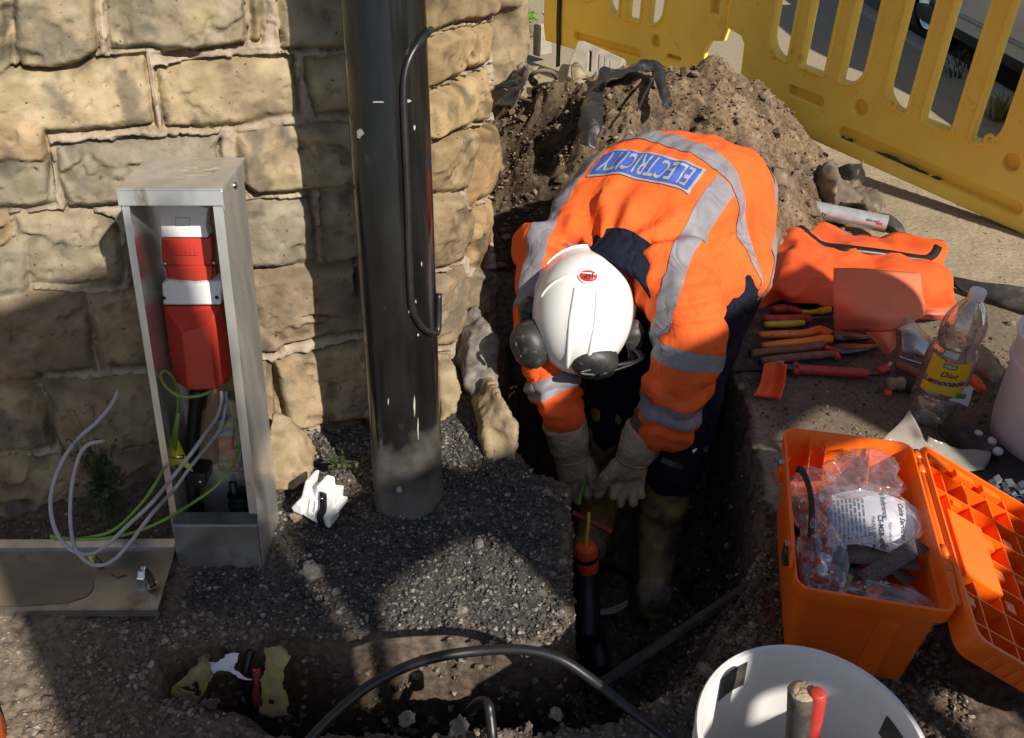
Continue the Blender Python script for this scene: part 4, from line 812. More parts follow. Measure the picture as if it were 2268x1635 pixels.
# trousers
V,F=blob([capsule(LH*.7+LK*.3,.095,LK,.080,20),capsule(LK,.088,LA+(LK-LA)*.45,.072,20),capsule(RH*.8+RK*.2,.095,RK,.08,20),capsule(RK,.085,RA+(RK-RA)*.45,.07,20),loft(SP[4:6].tolist()+[(SP[5]+np.array((.05,.02,-.07))).tolist()],[SL[5]]*3,[SU[5]]*3,np.array((.12,.12,.11)),np.array((.07,.07,.06)))],.01,6)
N=vnorm(V,F); V=V+N*(.008*(1-np.abs(fbm(V*np.array((1.2,1,.6)),12,2,3))*2))[:,None]; mk('trousers',V,F,K['navy'],body)
V,F=patch([[tuple(PD(*q)) for q in r] for r in (((1533,998,1.80),(1541,993,1.80)),((1536,1004,1.80),(1545,994,1.80)))],3); mk('reflective_piping',V,F,K['labelwhite'],body)
# boots
def boot(A_,K_,toe,seed):
    top=A_+(K_-A_)*.72; sh=nrm(K_-A_); side=nrm(np.cross(sh,toe))
    heel=A_+np.array((0,0,-.07))-toe*.045; tip=A_+toe*.165+np.array((0,0,-.082))
    V,F=blob([capsule(A_+sh*.0,.052,top,.074,22),capsule(A_,.056,heel+np.array((0,0,.02)),.044,18),capsule(A_+np.array((0,0,-.02)),.056,A_+toe*.10+np.array((0,0,-.058)),.046,18),capsule(A_+toe*.09+np.array((0,0,-.062)),.048,tip,.040,18)],.006,6)
    N=vnorm(V,F); V=V+N*(.003*np.sin(V[:,2]*90+fbm(V,12,2,seed)*3))[:,None]*(V[:,2]>A_[2]+.0)[:,None]
    b=mk('boot',V,F,K['boot'],body)
    V,F=blob([capsule(heel+np.array((0,0,-.02)),.040,A_+toe*.02+np.array((0,0,-.105)),.035,14),capsule(A_+toe*.02+np.array((0,0,-.105)),.036,tip+np.array((0,0,-.022)),.043,14)],.006,2); V[:,2]=np.maximum(V[:,2],A_[2]-.122); mk('sole',V,F,K['boot'],b)
    V,F=blob([capsule(tip-toe*.02+np.array((0,0,.006)),.047,tip+np.array((0,0,.002)),.0425,18)],.005,2); mk('toe_cap',V,F,K['leather'],b)
    V,F=tube([top+sh*.004+ (np.cos(a)*side+np.sin(a)*np.cross(side,sh))*.0735 for a in np.linspace(0,2*math.pi,25)],.004,8,0,False); mk('rim',V,F,K['boot'],b)
    return b
lt_=nrm((-.18,-.98,0)); b1=boot(LA,LK,lt_,1); boot(RA,RK,nrm((-.3,-.95,0)),2)
V,F=patch([[tuple(PD(*q)) for q in r] for r in (((1466,1013,1.80),(1490,1022,1.79),(1514,1030,1.80)),((1463,1024,1.80),(1488,1034,1.79),(1511,1042,1.80)))],4); mk('boot_label',V,F,K['dark'],b1)
# gloves
def glove(Wp,Hp,palmn,across,fing,thumb,name='glove'):
    d=nrm(Hp-Wp); L=np.linalg.norm(Hp-Wp); ac=nrm(across-d*(across@d)); nn=np.cross(d,ac)
    parts=[loft(np.array([Wp-d*.01,Wp+d*L*.35,Wp+d*L*.62]),np.tile(ac,(3,1)),np.tile(nn,(3,1)),np.array((.053,.049,.040)),np.array((.044,.040,.030)),24,5)]
    parts.append(loft(np.array([Wp+d*L*.58,Wp+d*L*.8,Wp+d*(L+.005)]),np.tile(ac,(3,1)),np.tile(nn,(3,1)),np.array((.036,.046,.047)),np.array((.027,.026,.022)),20,4))
    V1,F1=blob(parts,.005,3)
    fp=[]
    base=Wp+d*(L-.004)
    for off,ln,b1_,b2_,sp in fing:
        p0=base+ac*off; d1=nrm(d*math.cos(b1_)+nn*math.sin(b1_)+ac*sp); p1=p0+d1*ln*.5; d2=nrm(d*math.cos(b2_)+nn*math.sin(b2_)+ac*sp*.5); p2=p1+d2*ln*.5
        fp+=[capsule(p0-d*.02,.0145,p1,.0128,14),capsule(p1,.0128,p2,.0108,14)]
    off,ln,sp,nb=thumb; p0=Wp+d*L*.80+ac*off*.75; d1=nrm(d*.6+ac*sp+nn*nb); p1=p0+d1*ln*.55; d2=nrm(d*.9+ac*sp*.25+nn*nb); p2=p1+d2*ln*.5
    fp+=[capsule(p0,.019,p1,.0155,14),capsule(p1,.0155,p2,.0125,14)]
    V,F=blob([ (V1,F1) ]+fp,.0034,3); N=vnorm(V,F); V=V+N*(.0022*fbm(V,38,2,5)+.0016*(1-np.abs(fbm(V,28,2,6))*2))[:,None]
    g=mk(name,V,F,K['leather'],body)
    V,F=tube([Wp+d*L*.62+(ac*math.cos(a)*.0425+nn*math.sin(a)*.032) for a in np.linspace(0,2*math.pi,25)],.0022,6,0,False); mk('seam',V,F,K['leather'],g)
    V,F=loft(np.array([Wp-d*.05,Wp-d*.02,Wp+d*.012]),np.tile(ac,(3,1)),np.tile(nn,(3,1)),np.array((.044,.043,.044)),np.array((.042,.040,.036)),20,3); N=vnorm(V,F); V=V+N*(.003*np.sin(V@d*260))[:,None]; mk('inner_cuff',V,F,K['cuff'],g)
    return g
tocam=np.array((0,-.75,.66))
RW0=PD(1250,940,1.945); RH0=PD(1277,1052,2.03)
glove(RW0,RH0,tocam,np.array((1,.1,.1)),[(-.032,.066,.15,.9,-.08),(-.011,.074,.3,1.2,0),(.011,.070,.6,1.5,.05),(.031,.056,.8,1.7,.08)],(.040,.075,.15,.55))
LW0=PD(1432,955,1.885); LH0=PD(1385,1052,1.955)
glove(LW0,LH0,tocam,np.array((1,.25,.15)),[(-.022,.060,.2,.7,-.02),(-.002,.076,.25,.6,.05),(.017,.070,.5,1.0,.08),(.034,.052,.6,1.2,.12)],(-.044,.085,-.30,.1))
# helmet with folded ear defenders
def hp(x,f,u): return HC+HR_*x+HF*f+HU*u
n=48; prof=[]
for i in range(18):
    a=i/17*math.pi*.5; prof.append((math.cos(a)**.85,math.sin(a)))
V=[];A_=np.arange(n)/n*2*math.pi
rimv=[]
for (r,h) in [(1.055,-.34),(1.05,-.30),(1.015,-.16)]+prof:
    for a in A_:
        x=math.sin(a); f=math.cos(a); X_=.112*r*x; Fv=(.142 if f>0 else .134)*r*f; hh_=.118*h
        rid=0
        if r<1.0 or True:
            for xr in (-.030,0.030):
                pass
        g=max(0,1-abs(abs(X_)-.024)/.006)*ss(.999,.90,r)*ss(.10,.3,max(r,.31))*(1 if -.085<Fv<.16 else 0); hh_+=.0045*g
        st=ss(-.092,-.100,Fv)*.0; V.append(hp(X_,Fv,.012+hh_))
V=np.array(V); m=len(V)//n; F=[(i*n+j,i*n+(j+1)%n,(i+1)*n+(j+1)%n,(i+1)*n+j) for i in range(m-1) for j in range(n)]
hm=mk('helmet',V,F[::-1] if False else [f[::-1] for f in F],K['helmet'],body); md=hm.modifiers.new('u','SUBSURF'); md.levels=1; md.render_levels=1
V,F=tube([hp(.118*math.sin(a),.150*math.cos(a) if math.cos(a)>0 else .142*math.cos(a),-.028) for a in np.linspace(0,2*math.pi,49)],.0035,8,0,False); mk('helmet_rim',V,F,K['helmet'],hm)
def onhel(x,f,lift=.001):
    k=math.sqrt((x/.112)**2+(f/(.142 if f>0 else .134))**2); k=min(1,k)**(1/.85)
    return hp(x,f,.012+.118*math.sqrt(max(0,1-k*k))+lift)
for xr in (-.026,.026):
    V,F=tube([onhel(xr*(1-.25*abs(t)),t*.128,-.0015) for t in np.linspace(-.58,.93,22)],np.concatenate([[.001],np.full(20,.0058),[.001]]),8,0); mk('helmet_ridge',V,F,K['helmet'],hm)
# raised rim line behind the badge, badge with lettering
V,F=tube([onhel(.1*math.sin(a),-.098*math.cos(a)*1.0,.0015) for a in np.linspace(-1.25,1.25,28)],.0028,8,0); mk('helmet_rib',V,F,K['helmet'],hm)
def oval(rx,rf,lift,c=(0.0,-.094)):
    return [onhel(c[0]+rx*math.cos(a),c[1]+rf*math.sin(a),lift) for a in np.linspace(0,2*math.pi,29)[:-1]]
V=oval(.0235,.0165,.0006)+oval(.022,.015,.0040); F=[tuple(range(28,56))]+[(i,(i+1)%28,28+(i+1)%28,28+i) for i in range(28)]; bd=mk('badge',V,F,K['helmet'],hm)
V=oval(.0185,.0105,.0042)+oval(.018,.010,.0052); mk('badge_field',V,F,K['badge'],bd)
TV,TF=textmesh('JSP',.0135,.0004,1.05); sg=1
pts=[onhel(x*1.15,-.094+y*.95,.0056) for x,y,_ in TV]; mk('badge_lettering',pts,TF,K['ink'],bd,smooth=False)
for s_,nm_ in ((-1,'r'),(1,'l')):
    pass
def muff(side,base,cup,ang):
    g=blob([capsule(hp(*base),.027,hp(base[0]*1.04,base[1]+.03,base[2]),.016,14),capsule(hp(base[0]*1.02,base[1]-.02,base[2]+.004),.013,hp(base[0]*1.05,base[1]+.055,base[2]-.004),.011,12)],.004,2)
    e=mk('ear_defender',*g,K['darkdusty'],hm)
    c=hp(*cup); ax=nrm(HR_*ang[0]+HF*ang[1]+HU*ang[2]); u=nrm(HR_*ang[3]+HF*ang[4]+HU*ang[5]); u=nrm(u-ax*(u@ax)); w=np.cross(ax,u)
    prof=[(.2,.030),(.55,.0285),(.82,.022),(.97,.010),(1.0,-.004),(.97,-.010),(1.0,-.014),(.96,-.030),(.7,-.034),(.2,-.030)]
    V=[];n=28
    for r,h in prof:
        for a in np.arange(n)/n*2*math.pi: V.append(c+ax*h+u*.055*r*math.cos(a)+w*.046*r*math.sin(a))
    F=[(i*n+j,i*n+(j+1)%n,(i+1)*n+(j+1)%n,(i+1)*n+j) for i in range(len(prof)-1) for j in range(n)]+[tuple(range(n))[::-1],tuple((len(prof)-1)*n+j for j in range(n))]
    mk('ear_cup',V,F,K['darkdusty'],e)
    V,F=tube([hp(base[0]*1.08,base[1]+.03,base[2]),hp(base[0]*1.16,(base[1]+cup[1])/2+.02,cup[2]*.6+base[2]*.4),c+ax*.034+u*.03,c+ax*.036],.0042,8,8); mk('wire_arm',V,F,K['dark'],e)
    V,F=tube([hp(base[0]*1.02,base[1]+.03,base[2]+.006),hp(base[0]*1.12,(base[1]+cup[1])/2+.02,cup[2]*.6+base[2]*.4+.01),c+ax*.034-u*.01],.0035,8,8); mk('wire_arm',V,F,K['dark'],e)
muff(-1,(-.118,.036,.01),(-.036,.094,.080),(-.12,.62,.75,.9,-.25,.2))
muff(1,(.118,.012,.0),(.108,.082,.055),(.55,.42,.7,.35,-.9,.2))
V,F=tube([hp(.03,-.138,-.03),hp(.045,-.140,-.035),hp(.07,-.125,-.04)],.006,10,5); mk('ratchet_strap',V,F,K['clearhard'],hm)
# ---------------------------------------------------------------- yellow plastic barriers
BO=np.array((1.271,3.074,0)); BDIR=nrm((.61,-.793,0)); BNRM=np.array((BDIR[1],-BDIR[0],0)); BNRM*=np.sign(-BNRM[1])   # toward the viewer
def rr(s0,s1,h0,h1,r,k=6,rb=None):
    """outline of a rounded rectangle, corner radii (bl,br,tr,tl)"""
    r=(r,)*4 if np.isscalar(r) else r; o=[]
    for (cx,cy,a0,q) in ((s0+r[0],h0+r[0],180,r[0]),(s1-r[1],h0+r[1],270,r[1]),(s1-r[2],h1-r[2],0,r[2]),(s0+r[3],h1-r[3],90,r[3])):
        for a in np.linspace(a0,a0+90,k): o.append((cx+q*math.cos(R(a)),cy+q*math.sin(R(a))))
    return o
def curve2d(loops,ext,bev,seg=2):
    c=bpy.data.curves.new('t','CURVE'); c.dimensions='2D'; c.fill_mode='BOTH'; c.extrude=ext; c.bevel_depth=bev; c.bevel_resolution=seg
    for lp_ in loops:
        s=c.splines.new('POLY'); s.points.add(len(lp_)-1); s.use_cyclic_u=True
        for p,(x,y) in zip(s.points,lp_): p.co=(x,y,0,1)
    o=bpy.data.objects.new('t',c); COL.objects.link(o); me=evalmesh(o); V=np.array([v.co for v in me.vertices]); F=[tuple(p.vertices) for p in me.polygons]
    bpy.data.objects.remove(o); bpy.data.curves.remove(c); bpy.data.meshes.remove(me); return V,F
def barrier(label,outline,slots,recs,circs,rings,off,shift=(0,0,0)):
    def W3(V): V=np.asarray(V); return BO+np.array(shift)+BDIR*V[:,:1]+np.array((0,0,1))*(V[:,1:2]+np.array([off(s) for s in V[:,0]])[:,None])+BNRM*V[:,2:3]
    s0=min(p[0] for p in outline); s1=max(p[0] for p in outline); mid=W3(np.array([[(s0+s1)/2,.05,0]]))[0]
    b=thing('plastic_barrier',label,'barrier',tuple(mid),'yellow plastic barriers round the dig')
    V,F=curve2d([outline]+slots+recs+circs,.013,.008,2); o=mk('panel',W3(V),F,K['yellow'],b,auto=40)
    for sl_ in slots:   # rolled lip round every opening on the near side
        c=np.array(sl_+[sl_[0]]); V,F=tube(W3(np.column_stack([c,np.full(len(c),.021)])),.007,8,0,False); mk('slot_lip',V,F,K['yellow'],b)
    for q in recs+circs:
        V,F=curve2d([q],.002,.0,1); V[:,2]-=.012; mk('recess',W3(V),F,K['yellow'],b,smooth=False)
    for s,h in rings:
        V,F=tube(W3(np.array([(s+.014*math.cos(a),h+.014*math.sin(a),.024) for a in np.linspace(0,6.283,19)])),.0065,8,0,False); mk('eyelet',V,F,K['yellow'],b)
    return b,W3
offR=lambda s:.060-.10*(s+.3)
def slotgrp(s,h0,h1,ws=((0,.105),(.157,.277),(.335,.437)),r=.085):
    return [rr(s+ws[0][0],s+ws[0][1],h0,h1,(r,.012,.012,r)),rr(s+ws[1][0],s+ws[1][1],h0,h1,.015),rr(s+ws[2][0],s+ws[2][1],h0,h1,(.012,r,r,.012))]
outR=[(-.505,.05),(1.36,.05),(1.36,.26),(1.38,.28),(1.40,.30),(1.40,1.0),(-.60,1.0),(-.615,.97),(-.615,.33),(-.54,.32),(-.515,.29)]
slR=slotgrp(-.405,.283,.86)+slotgrp(.118,.262,.86)+slotgrp(.64,.262,.86)
recR=[rr(-.285,-.105,.165,.215,.02),rr(-.03,.70,.085,.145,.03),rr(.76,1.3,.085,.145,.03)]
circR=[[(.043+.036*math.cos(a),.228+.036*math.sin(a)) for a in np.linspace(0,6.28,25)[:-1]],[(.607+.036*math.cos(a),.245+.036*math.sin(a)) for a in np.linspace(0,6.28,25)[:-1]]]
bR,W3R=barrier('nearer yellow plastic barrier on the right, with slots, eyelets and soil on its lower ledge',outR,slR,recR,circR,[(.162,.285),(.522,.29)],offR)
for s,w in ((-.01,.012),(.02,.02),(.17,.08),(.27,.06),(.32,.03),(.38,.02)):
    V,F=rock(W3R(np.array([[s,.090,.004]]))[0],(w,.010,.010),int(s*100)+50,2,.5,math.atan2(BDIR[1],BDIR[0])); mk('soil_clod',V,F,K['rubber'],bR)
offL=lambda s:.10
outL=[(-1.785,.12),(-1.77,.05),(-.955,.05),(-.735,.055),(-.725,.20),(-.70,.25),(-.635,.26),(-.625,.30),(-.625,1.0),(-1.785,1.0)]
slL=slotgrp(-1.34,.245,.86,((0,.10),(.14,.24),(.28,.38)))+slotgrp(-1.74,.28,.86,((0,.09),(.13,.22),(.26,.35)))
recL=[rr(-1.56,-1.08,.085,.135,.02),rr(-.93,-.83,.12,.155,.015),rr(-.715,-.655,.345,.46,.004)]
bL,W3L=barrier('farther yellow plastic barrier standing on a grey foot at the back of the dig',outL,slL,recL,[[(-1.0+.035*math.cos(a),.185+.035*math.sin(a)) for a in np.linspace(0,6.28,25)[:-1]]],[],offL,(.0,.03,0))
o=mk('joint_clip',*join([boxf(W3L(np.array([[-.665,.50,.004]]))[0],BDIR,BNRM,EZ,.04,.03,.12)]),K['dark'],bL,smooth=False); bevel(o,.004)
# dark strap and feet
ft_=thing('barrier_foot','pale grey slotted plastic foot under the farther barrier','barrier foot',tuple(PY(1320,150,3.9)))
def FT(u,v,y=None): return PY(u,v,3.85) if y is None else PY(u,v,y)
ftp=[(1262,172),(1268,140),(1285,98),(1296,98),(1345,120),(1382,137),(1372,160),(1350,178),(1322,184),(1290,190)]
z0=PY(1300,150,3.8)
def onpl(u,v):  # foot face: leaning plane facing the viewer
    n=np.array((-.35,-.75,.55)); r=ray(u,v); t=((z0-EYE)@n)/(r@n); return EYE+r*t
lo=[np.array(onpl(u,v)) for u,v in ftp]; o0=lo[0]; e1=nrm(lo[6]-lo[1]); nn_=nrm(np.cross(e1,lo[3]-lo[0])); nn_*=np.sign(-nn_[1]); e2=np.cross(nn_,e1)
f2=lambda p:((np.array(p)-o0)@e1,(np.array(p)-o0)@e2)
loops=[[f2(p) for p in lo]]+[[f2(onpl(u,v)) for u,v in q] for q in ([(1305,112),(1316,117),(1314,165),(1303,165)],[(1325,122),(1332,125),(1330,160),(1323,160)],[(1338,128),(1344,131),(1342,158),(1336,158)],[(1350,136),(1356,139),(1353,158),(1348,158)])]
V,F=curve2d(loops,.02,.006,2); mk('foot_plate',o0+V[:,:1]*e1+V[:,1:2]*e2+V[:,2:]*nn_,F,K['dustgrey'],ft_,auto=40)
V,F=boxf(o0+e1*.1+e2*.02-nn_*.09,e1,e2,nn_,.36,.10,.12); o=mk('foot_block',V,F,K['dustgrey'],ft_,smooth=False); bevel(o,.02,3)
V,F=flat([W3L(np.array([[-1.66,.30,.028]]))[0],W3L(np.array([[-1.66,.17,.03]]))[0],W3L(np.array([[-1.655,.04,.03]]))[0],W3L(np.array([[-1.62,-.05,.06]]))[0]],.028,.006,up=BNRM); o=mk('black_strap',V,F,K['dark'],label='black strap hanging over the lower left corner of the farther barrier',cat='strap')
V,F=join([boxf(W3L(np.array([[-1.88,.02,-.05]]))[0],BDIR,BNRM,EZ,.05,.10,.16)]); o=mk('concrete_block',V,F,K['dustgrey'],label='small grey block under the far left end of the barrier',cat='block',smooth=False); bevel(o,.01)
# ---------------------------------------------------------------- parked car
car=thing('parked_car','white parked car at the kerb behind the barrier, only sill and wheel in view','car',(3.35,4.2,-.1))
prof=[(0.0,.20),(.0,.24),(-.015,.33),(-.03,.48),(-.02,.62),(.02,.74),(.05,.80),(.16,1.1),(.24,1.32),(.34,1.38)]
def carstation(y):
    k=1.0-.10*max(0,(abs(y-4.3)-1.5)/.8)**2; pts=[]
    for dx,z in prof:
        zz_=z
        if z>.8: 
            t=abs(y-4.2)/1.05; zz_=.8+(z-.8)*max(0,1-t**4)
        pts.append((2.50+dx+(1-k)*.8,y,zz_-.08))
    L=pts+[(3.35+ (3.35-p[0]),y,p[2]) for p in pts[::-1]]; return L
st=[carstation(y) for y in np.linspace(2.2,6.4,40)]; n=len(st[0]); V=np.array(st).reshape(-1,3)
F=[(i*n+j,i*n+(j+1)%n,(i+1)*n+(j+1)%n,(i+1)*n+j) for i in range(39) for j in range(n)]+[tuple(range(n))[::-1],tuple(39*n+j for j in range(n))]
V[:,2]=np.where(((np.abs(V[:,1]-5.33)<.33)|(np.abs(V[:,1]-2.95)<.33))&(V[:,2]<.35),np.maximum(V[:,2],-.1+.30+.33*np.sqrt(np.clip(1-(np.minimum(np.abs(V[:,1]-5.33),np.abs(V[:,1]-2.95))/.34)**2,0,1))),V[:,2])
mk('car_body',V,F,K['carpaint'],car,auto=50)
V,F=join([box(2.52,4.18,2.3,6.3,.06,.135)]); mk('underbody',V,F,K['dark'],car,smooth=False)
V,F=join([tube([(2.492,y,.19) for y in np.linspace(3.35,4.95,6)],.012,8,0)]); mk('sill_trim',V,F,K['grey'],car)
for y in (2.95,5.33):
    for x,s_ in ((2.60,-1),(4.10,1)):
        V,F=lathe([(.19,-.085),(.27,-.09),(.295,-.07),(.30,-.03),(.30,.03),(.295,.07),(.27,.09),(.19,.085)],(x,y,.20),(1,0,0),40); w=mk('wheel',V,F,K['tyre'],car)
        V,F=lathe([(.0,.05*s_),(.05,.06*s_),(.06,.04*s_),(.15,.03*s_),(.175,.065*s_),(.195,.07*s_),(.195,-.07*s_)],(x,y,.20),(1,0,0),40); mk('rim',V,F,K['chrome'],w)
# window band
V,F=join([prism([(2.535+.155,y0,.73),(2.535+.155,y1,.73),(2.535+.225,y1-.12,1.18),(2.535+.225,y0+.12,1.18)],(.01,0,0)) for y0,y1 in ((3.3,4.15),(4.25,5.0))]); mk('side_window',V,F,K['dark'],car,smooth=False)
# ---------------------------------------------------------------- weeds and dry tufts
def tuft(c,n,h,m,label,spread=.05,w=.004,name='grass_tuft',seed=0):
    r=np.random.default_rng(seed); parts=[]
    for k in range(n):
        a=r.uniform(0,6.28); d=np.array((math.cos(a),math.sin(a),0)); b=np.asarray(c)+d*r.uniform(0,spread*.5); L=h*r.uniform(.5,1.1); l=r.uniform(.25,1.1)
        p=[b,b+d*L*.3*l+np.array((0,0,L*.55)),b+d*L*.75*l+np.array((0,0,L*.85*(1-.3*l)))]
        parts.append(flat(p,[w,w*.8,.0006],.0006,up=d,smooth=3))
    V,F=join(parts); return mk(name,V,F,K[m],label=label,cat='grass' if 'grass' in name else 'plant',origin=tuple(c))
tuft(P(2215,265,0),70,.16,'grass','dry straw-coloured tuft on the pavement behind the near barrier',.12,.006,seed=1)
tuft(P(2150,175,-.02),90,.13,'leaf','green weedy tuft along the kerb under the parked car',.30,.010,seed=2)
tuft(P(2110,140,-.02),60,.10,'leaf','smaller green tuft growing in the kerb, left of the larger weeds',.18,.009,seed=6)
tuft(P(1985,15,0),60,.16,'grass','dry grass tuft at the top of the view near the car wheel',.14,.007,seed=3)
tuft(P(1165,80,0),60,.12,'grass','withered stalks on the pavement by the garden wall end',.2,.004,seed=4)
def leafy(c,n,rad,sz,m,label,seed,cat='plant',name='weed'):
    r=np.random.default_rng(seed); parts=[]
    for k in range(n):
        p=np.asarray(c)+r.normal(0,1,3)*np.asarray(rad); a=r.uniform(0,6.28); d=nrm((math.cos(a),math.sin(a),r.uniform(-.3,.6))); parts.append(tube([np.asarray(c)-np.array((0,0,.02)),(np.asarray(c)+p)/2+r.normal(0,.004,3),p],.0006,4,2)); s_=sz*r.uniform(.5,1.3); w=nrm(np.cross(d,r.normal(0,1,3)))*s_*.45; u=np.cross(d,w)*.25
        V=np.array([p,p+d*s_*.5+w,p+d*s_+u,p+d*s_*.5-w,p+d*s_*.5+u]); parts.append((V,[(0,1,4),(1,2,4),(2,3,4),(3,0,4)]))
    V,F=join(parts); return mk(name,V,F,K[m],label=label,cat=cat,origin=tuple(c),smooth=False)
leafy(PY(236,1085,1.13),320,(.020,.012,.055),.011,'leaf','dark small-leaved weed growing from the wall joint behind the loose wires',1)
leafy(PY(752,1024,1.27),40,(.013,.006,.010),.013,'leaf','little green weed at the wall foot behind the white clip',2)
leafy(P(1158,38,.02),60,(.04,.03,.025),.05,'leafbright','fresh bright green leaves lying on the pavement at the wall end',3)
V,F=patch([[tuple(P(u,v,.01)) for u,v in r] for r in (((1202,26),(1215,25),(1228,28)),((1208,32),(1222,33),(1236,31)))],4,.004); mk('litter',V,F,K['paper'],label='scrap of white litter on the sunlit pavement',cat='litter')
# ---------------------------------------------------------------- orange tool box with its lid folded open
TZ=.185
rBL,rBR,rFR,rFL=P(1772,952,TZ),P(2067,988,TZ),P(2068,1352,TZ),P(1716,1290,TZ)
ctr=(rBL+rBR+rFR+rFL)/4
ux=nrm((rFR-rFL)+(rBR-rBL)); uy=nrm((rBL-rFL)+(rBR-rFR)); uy=nrm(uy-ux*(uy@ux)); TW=np.linalg.norm(rFR-rFL)*.5+np.linalg.norm(rBR-rBL)*.5; TL=np.linalg.norm(rBL-rFL)*.5+np.linalg.norm(rBR-rFR)*.5
TB=np.array((ctr[0],ctr[1],0.)); uz=np.array((0,0,1.))
def tp(a,b,h): return TB+ux*a+uy*b+uz*h
def rloop(w,l,r,h,k=5): return [tp(x-w/2,y-l/2,h) for x,y in rr(0,w,0,l,r,k)]
z0=-.03
tbx=thing('toolbox','open orange plastic toolbox full of bags and straps, with its ribbed lid folded back','toolbox',tuple(TB+uz*z0))
w,l=TW,TL
lev=[(w*.80,l*.86,.012,z0),(w*.815,l*.875,.018,z0+.006),(w*.90,l*.93,.02,TZ-.048),(w*.905,l*.935,.02,TZ-.03),(w*.985,l*.985,.022,TZ-.029),(w*1.0,l*1.0,.024,TZ-.004),(w*.995,l*.995,.024,TZ),(w*.965,l*.97,.02,TZ),(w*.955,l*.96,.02,TZ-.006),(w*.90,l*.92,.02,TZ-.05),(w*.78,l*.85,.016,z0+.008)]
rows_=[rloop(*q) for q in lev]; n=len(rows_[0]); V=np.array(rows_).reshape(-1,3)
F=[(i*n+j,i*n+(j+1)%n,(i+1)*n+(j+1)%n,(i+1)*n+j) for i in range(len(lev)-1) for j in range(n)]+[tuple(range(n))[::-1],tuple((len(lev)-1)*n+j for j in range(n))]
tub=mk('tub',V,F,K['orange'],tbx,auto=35)
# inner fins, front foot rib, latch plate, hinge
for k,(a,b,dx,dy,h0,h1) in enumerate(((-w*.28,l*.46,.002,.05,.10,TZ-.008),(-w*.16,l*.46,.002,.05,.09,TZ-.012),(w*.18,l*.46,.002,.04,.10,TZ-.012))):
    V,F=prism([tp(a,b,h1),tp(a,b-.05,h1-.055),tp(a,b,h0-.02)],ux*.0025); mk('fin',V,F,K['orange'],tub,smooth=False)
V,F=prism([tp(w*.06,-l*.437,z0),tp(w*.20,-l*.437,z0),tp(w*.22,-l*.46,TZ-.06),tp(w*.08,-l*.46,TZ-.06)],-uy*.0035); o=mk('moulded_rib',V,F,K['orange'],tub,smooth=False); bevel(o,.0015)
V,F=prism([tp(-w*.505,-l*.40,TZ-.004),tp(-w*.515,-l*.36,TZ+.034),tp(-w*.515,l*.18,TZ+.036),tp(-w*.505,l*.23,TZ-.004)],-ux*.006); o=mk('latch_plate',V,F,K['orange'],tub,smooth=False); bevel(o,.002)
V,F=lathe([(0,.001),(.006,.001),(.006,0)],tp(-w*.512,l*.05,TZ+.016),ux,14); mk('latch_hole',V,F,K['dark'],o)
for b in (-.30,.20):
    V,F=boxf(tp(-w*.53,l*b,TZ-.012),ux,uy,uz,.012,.03,.03); o=mk('catch',V,F,K['darkdusty'] if b<0 else K['orange'],tbx,smooth=False); bevel(o,.003)
    V,F=boxf(tp(-w*.54,l*b+.005,TZ+.002),ux,uy,uz,.008,.012,.01); mk('catch_spring',V,F,K['chrome'],o,smooth=False)
V,F=tube([tp(w*.515,-l*.44,TZ-.006),tp(w*.515,l*.44,TZ-.006)],.006,12,0); mk('hinge',V,F,K['orange'],tbx)
for b in (-.34,-.28,-.20,.30,.40):
    V,F=tube([tp(w*.515,l*b,TZ-.006),tp(w*.515,l*b+.022,TZ-.006)],.0085,12,0); mk('hinge_knuckle',V,F,K['orange'],tbx)
# lid: hangs out to the right, ribs up
lx=nrm(ux*.90-uz*.45-uy*.05); ly=uy; lz=np.cross(lx,ly); lz*=np.sign(lz[2]); LO=tp(w*.520,-.022,TZ-.004)
LW_,LL=.26,TL*1.10
def lq(a,b,h): return LO+lx*a+ly*b+lz*h
def lloop(w0,w1,l_,r,h,k=5): return [lq(x,y,h) for x,y in rr(w0,w1,-l_/2,l_/2,r,k)]
lv=[(.006,LW_,LL,.02,.012),(.004,LW_+.002,LL+.004,.022,.006),(.008,LW_-.002,LL-.004,.02,-.034),(.014,LW_-.008,LL-.02,.02,-.040)]
rows_=[lloop(*q) for q in [(.012,LW_-.007,LL-.014,.016,-.028),(.010,LW_-.005,LL-.012,.018,.012)]+lv]; n=len(rows_[0]); V=np.array(rows_).reshape(-1,3)
F=[(i*n+j,i*n+(j+1)%n,(i+1)*n+(j+1)%n,(i+1)*n+j) for i in range(len(rows_)-1) for j in range(n)]+[tuple(range(n))[::-1],tuple((len(rows_)-1)*n+j for j in range(n))]
lid=mk('lid',V,F,K['orange'],tbx,auto=35)
for b in np.linspace(-.40,.40,7): V,F=prism([lq(.012,LL*b,-.028),lq(LW_-.008,LL*b,-.028),lq(LW_-.008,LL*b,.004+.004*math.sin(9*b)),lq(.012,LL*b,.002)],ly*.0025); mk('rib',V,F,K['orange'],lid,smooth=False)
for a in (.045,.095,.150,.195): V,F=prism([lq(a,-LL/2+.008,-.028),lq(a,LL/2-.008,-.028),lq(a,LL/2-.008,.002),lq(a,-LL/2+.008,.002)],lx*.0025); mk('rib',V,F,K['orange'],lid,smooth=False)
V,F=boxf(lq(.062,-.010,-.010),lx,ly,lz,.075,LL*.34,.040); o=mk('raised_panel',V,F,K['orange'],lid,smooth=False); bevel(o,.004)
for k,(a,b) in enumerate(((.12,.05),(.12,-.02),(.12,-.09),(.17,.08),(.17,.0),(.17,-.07),(.07,.12),(.03,-.13))):
    V,F=boxf(lq(a,b,-.016),lx,ly,lz,.020,.022,.030); o=mk('clip_socket',V,F,K['orange'],lid,smooth=False); bevel(o,.002)
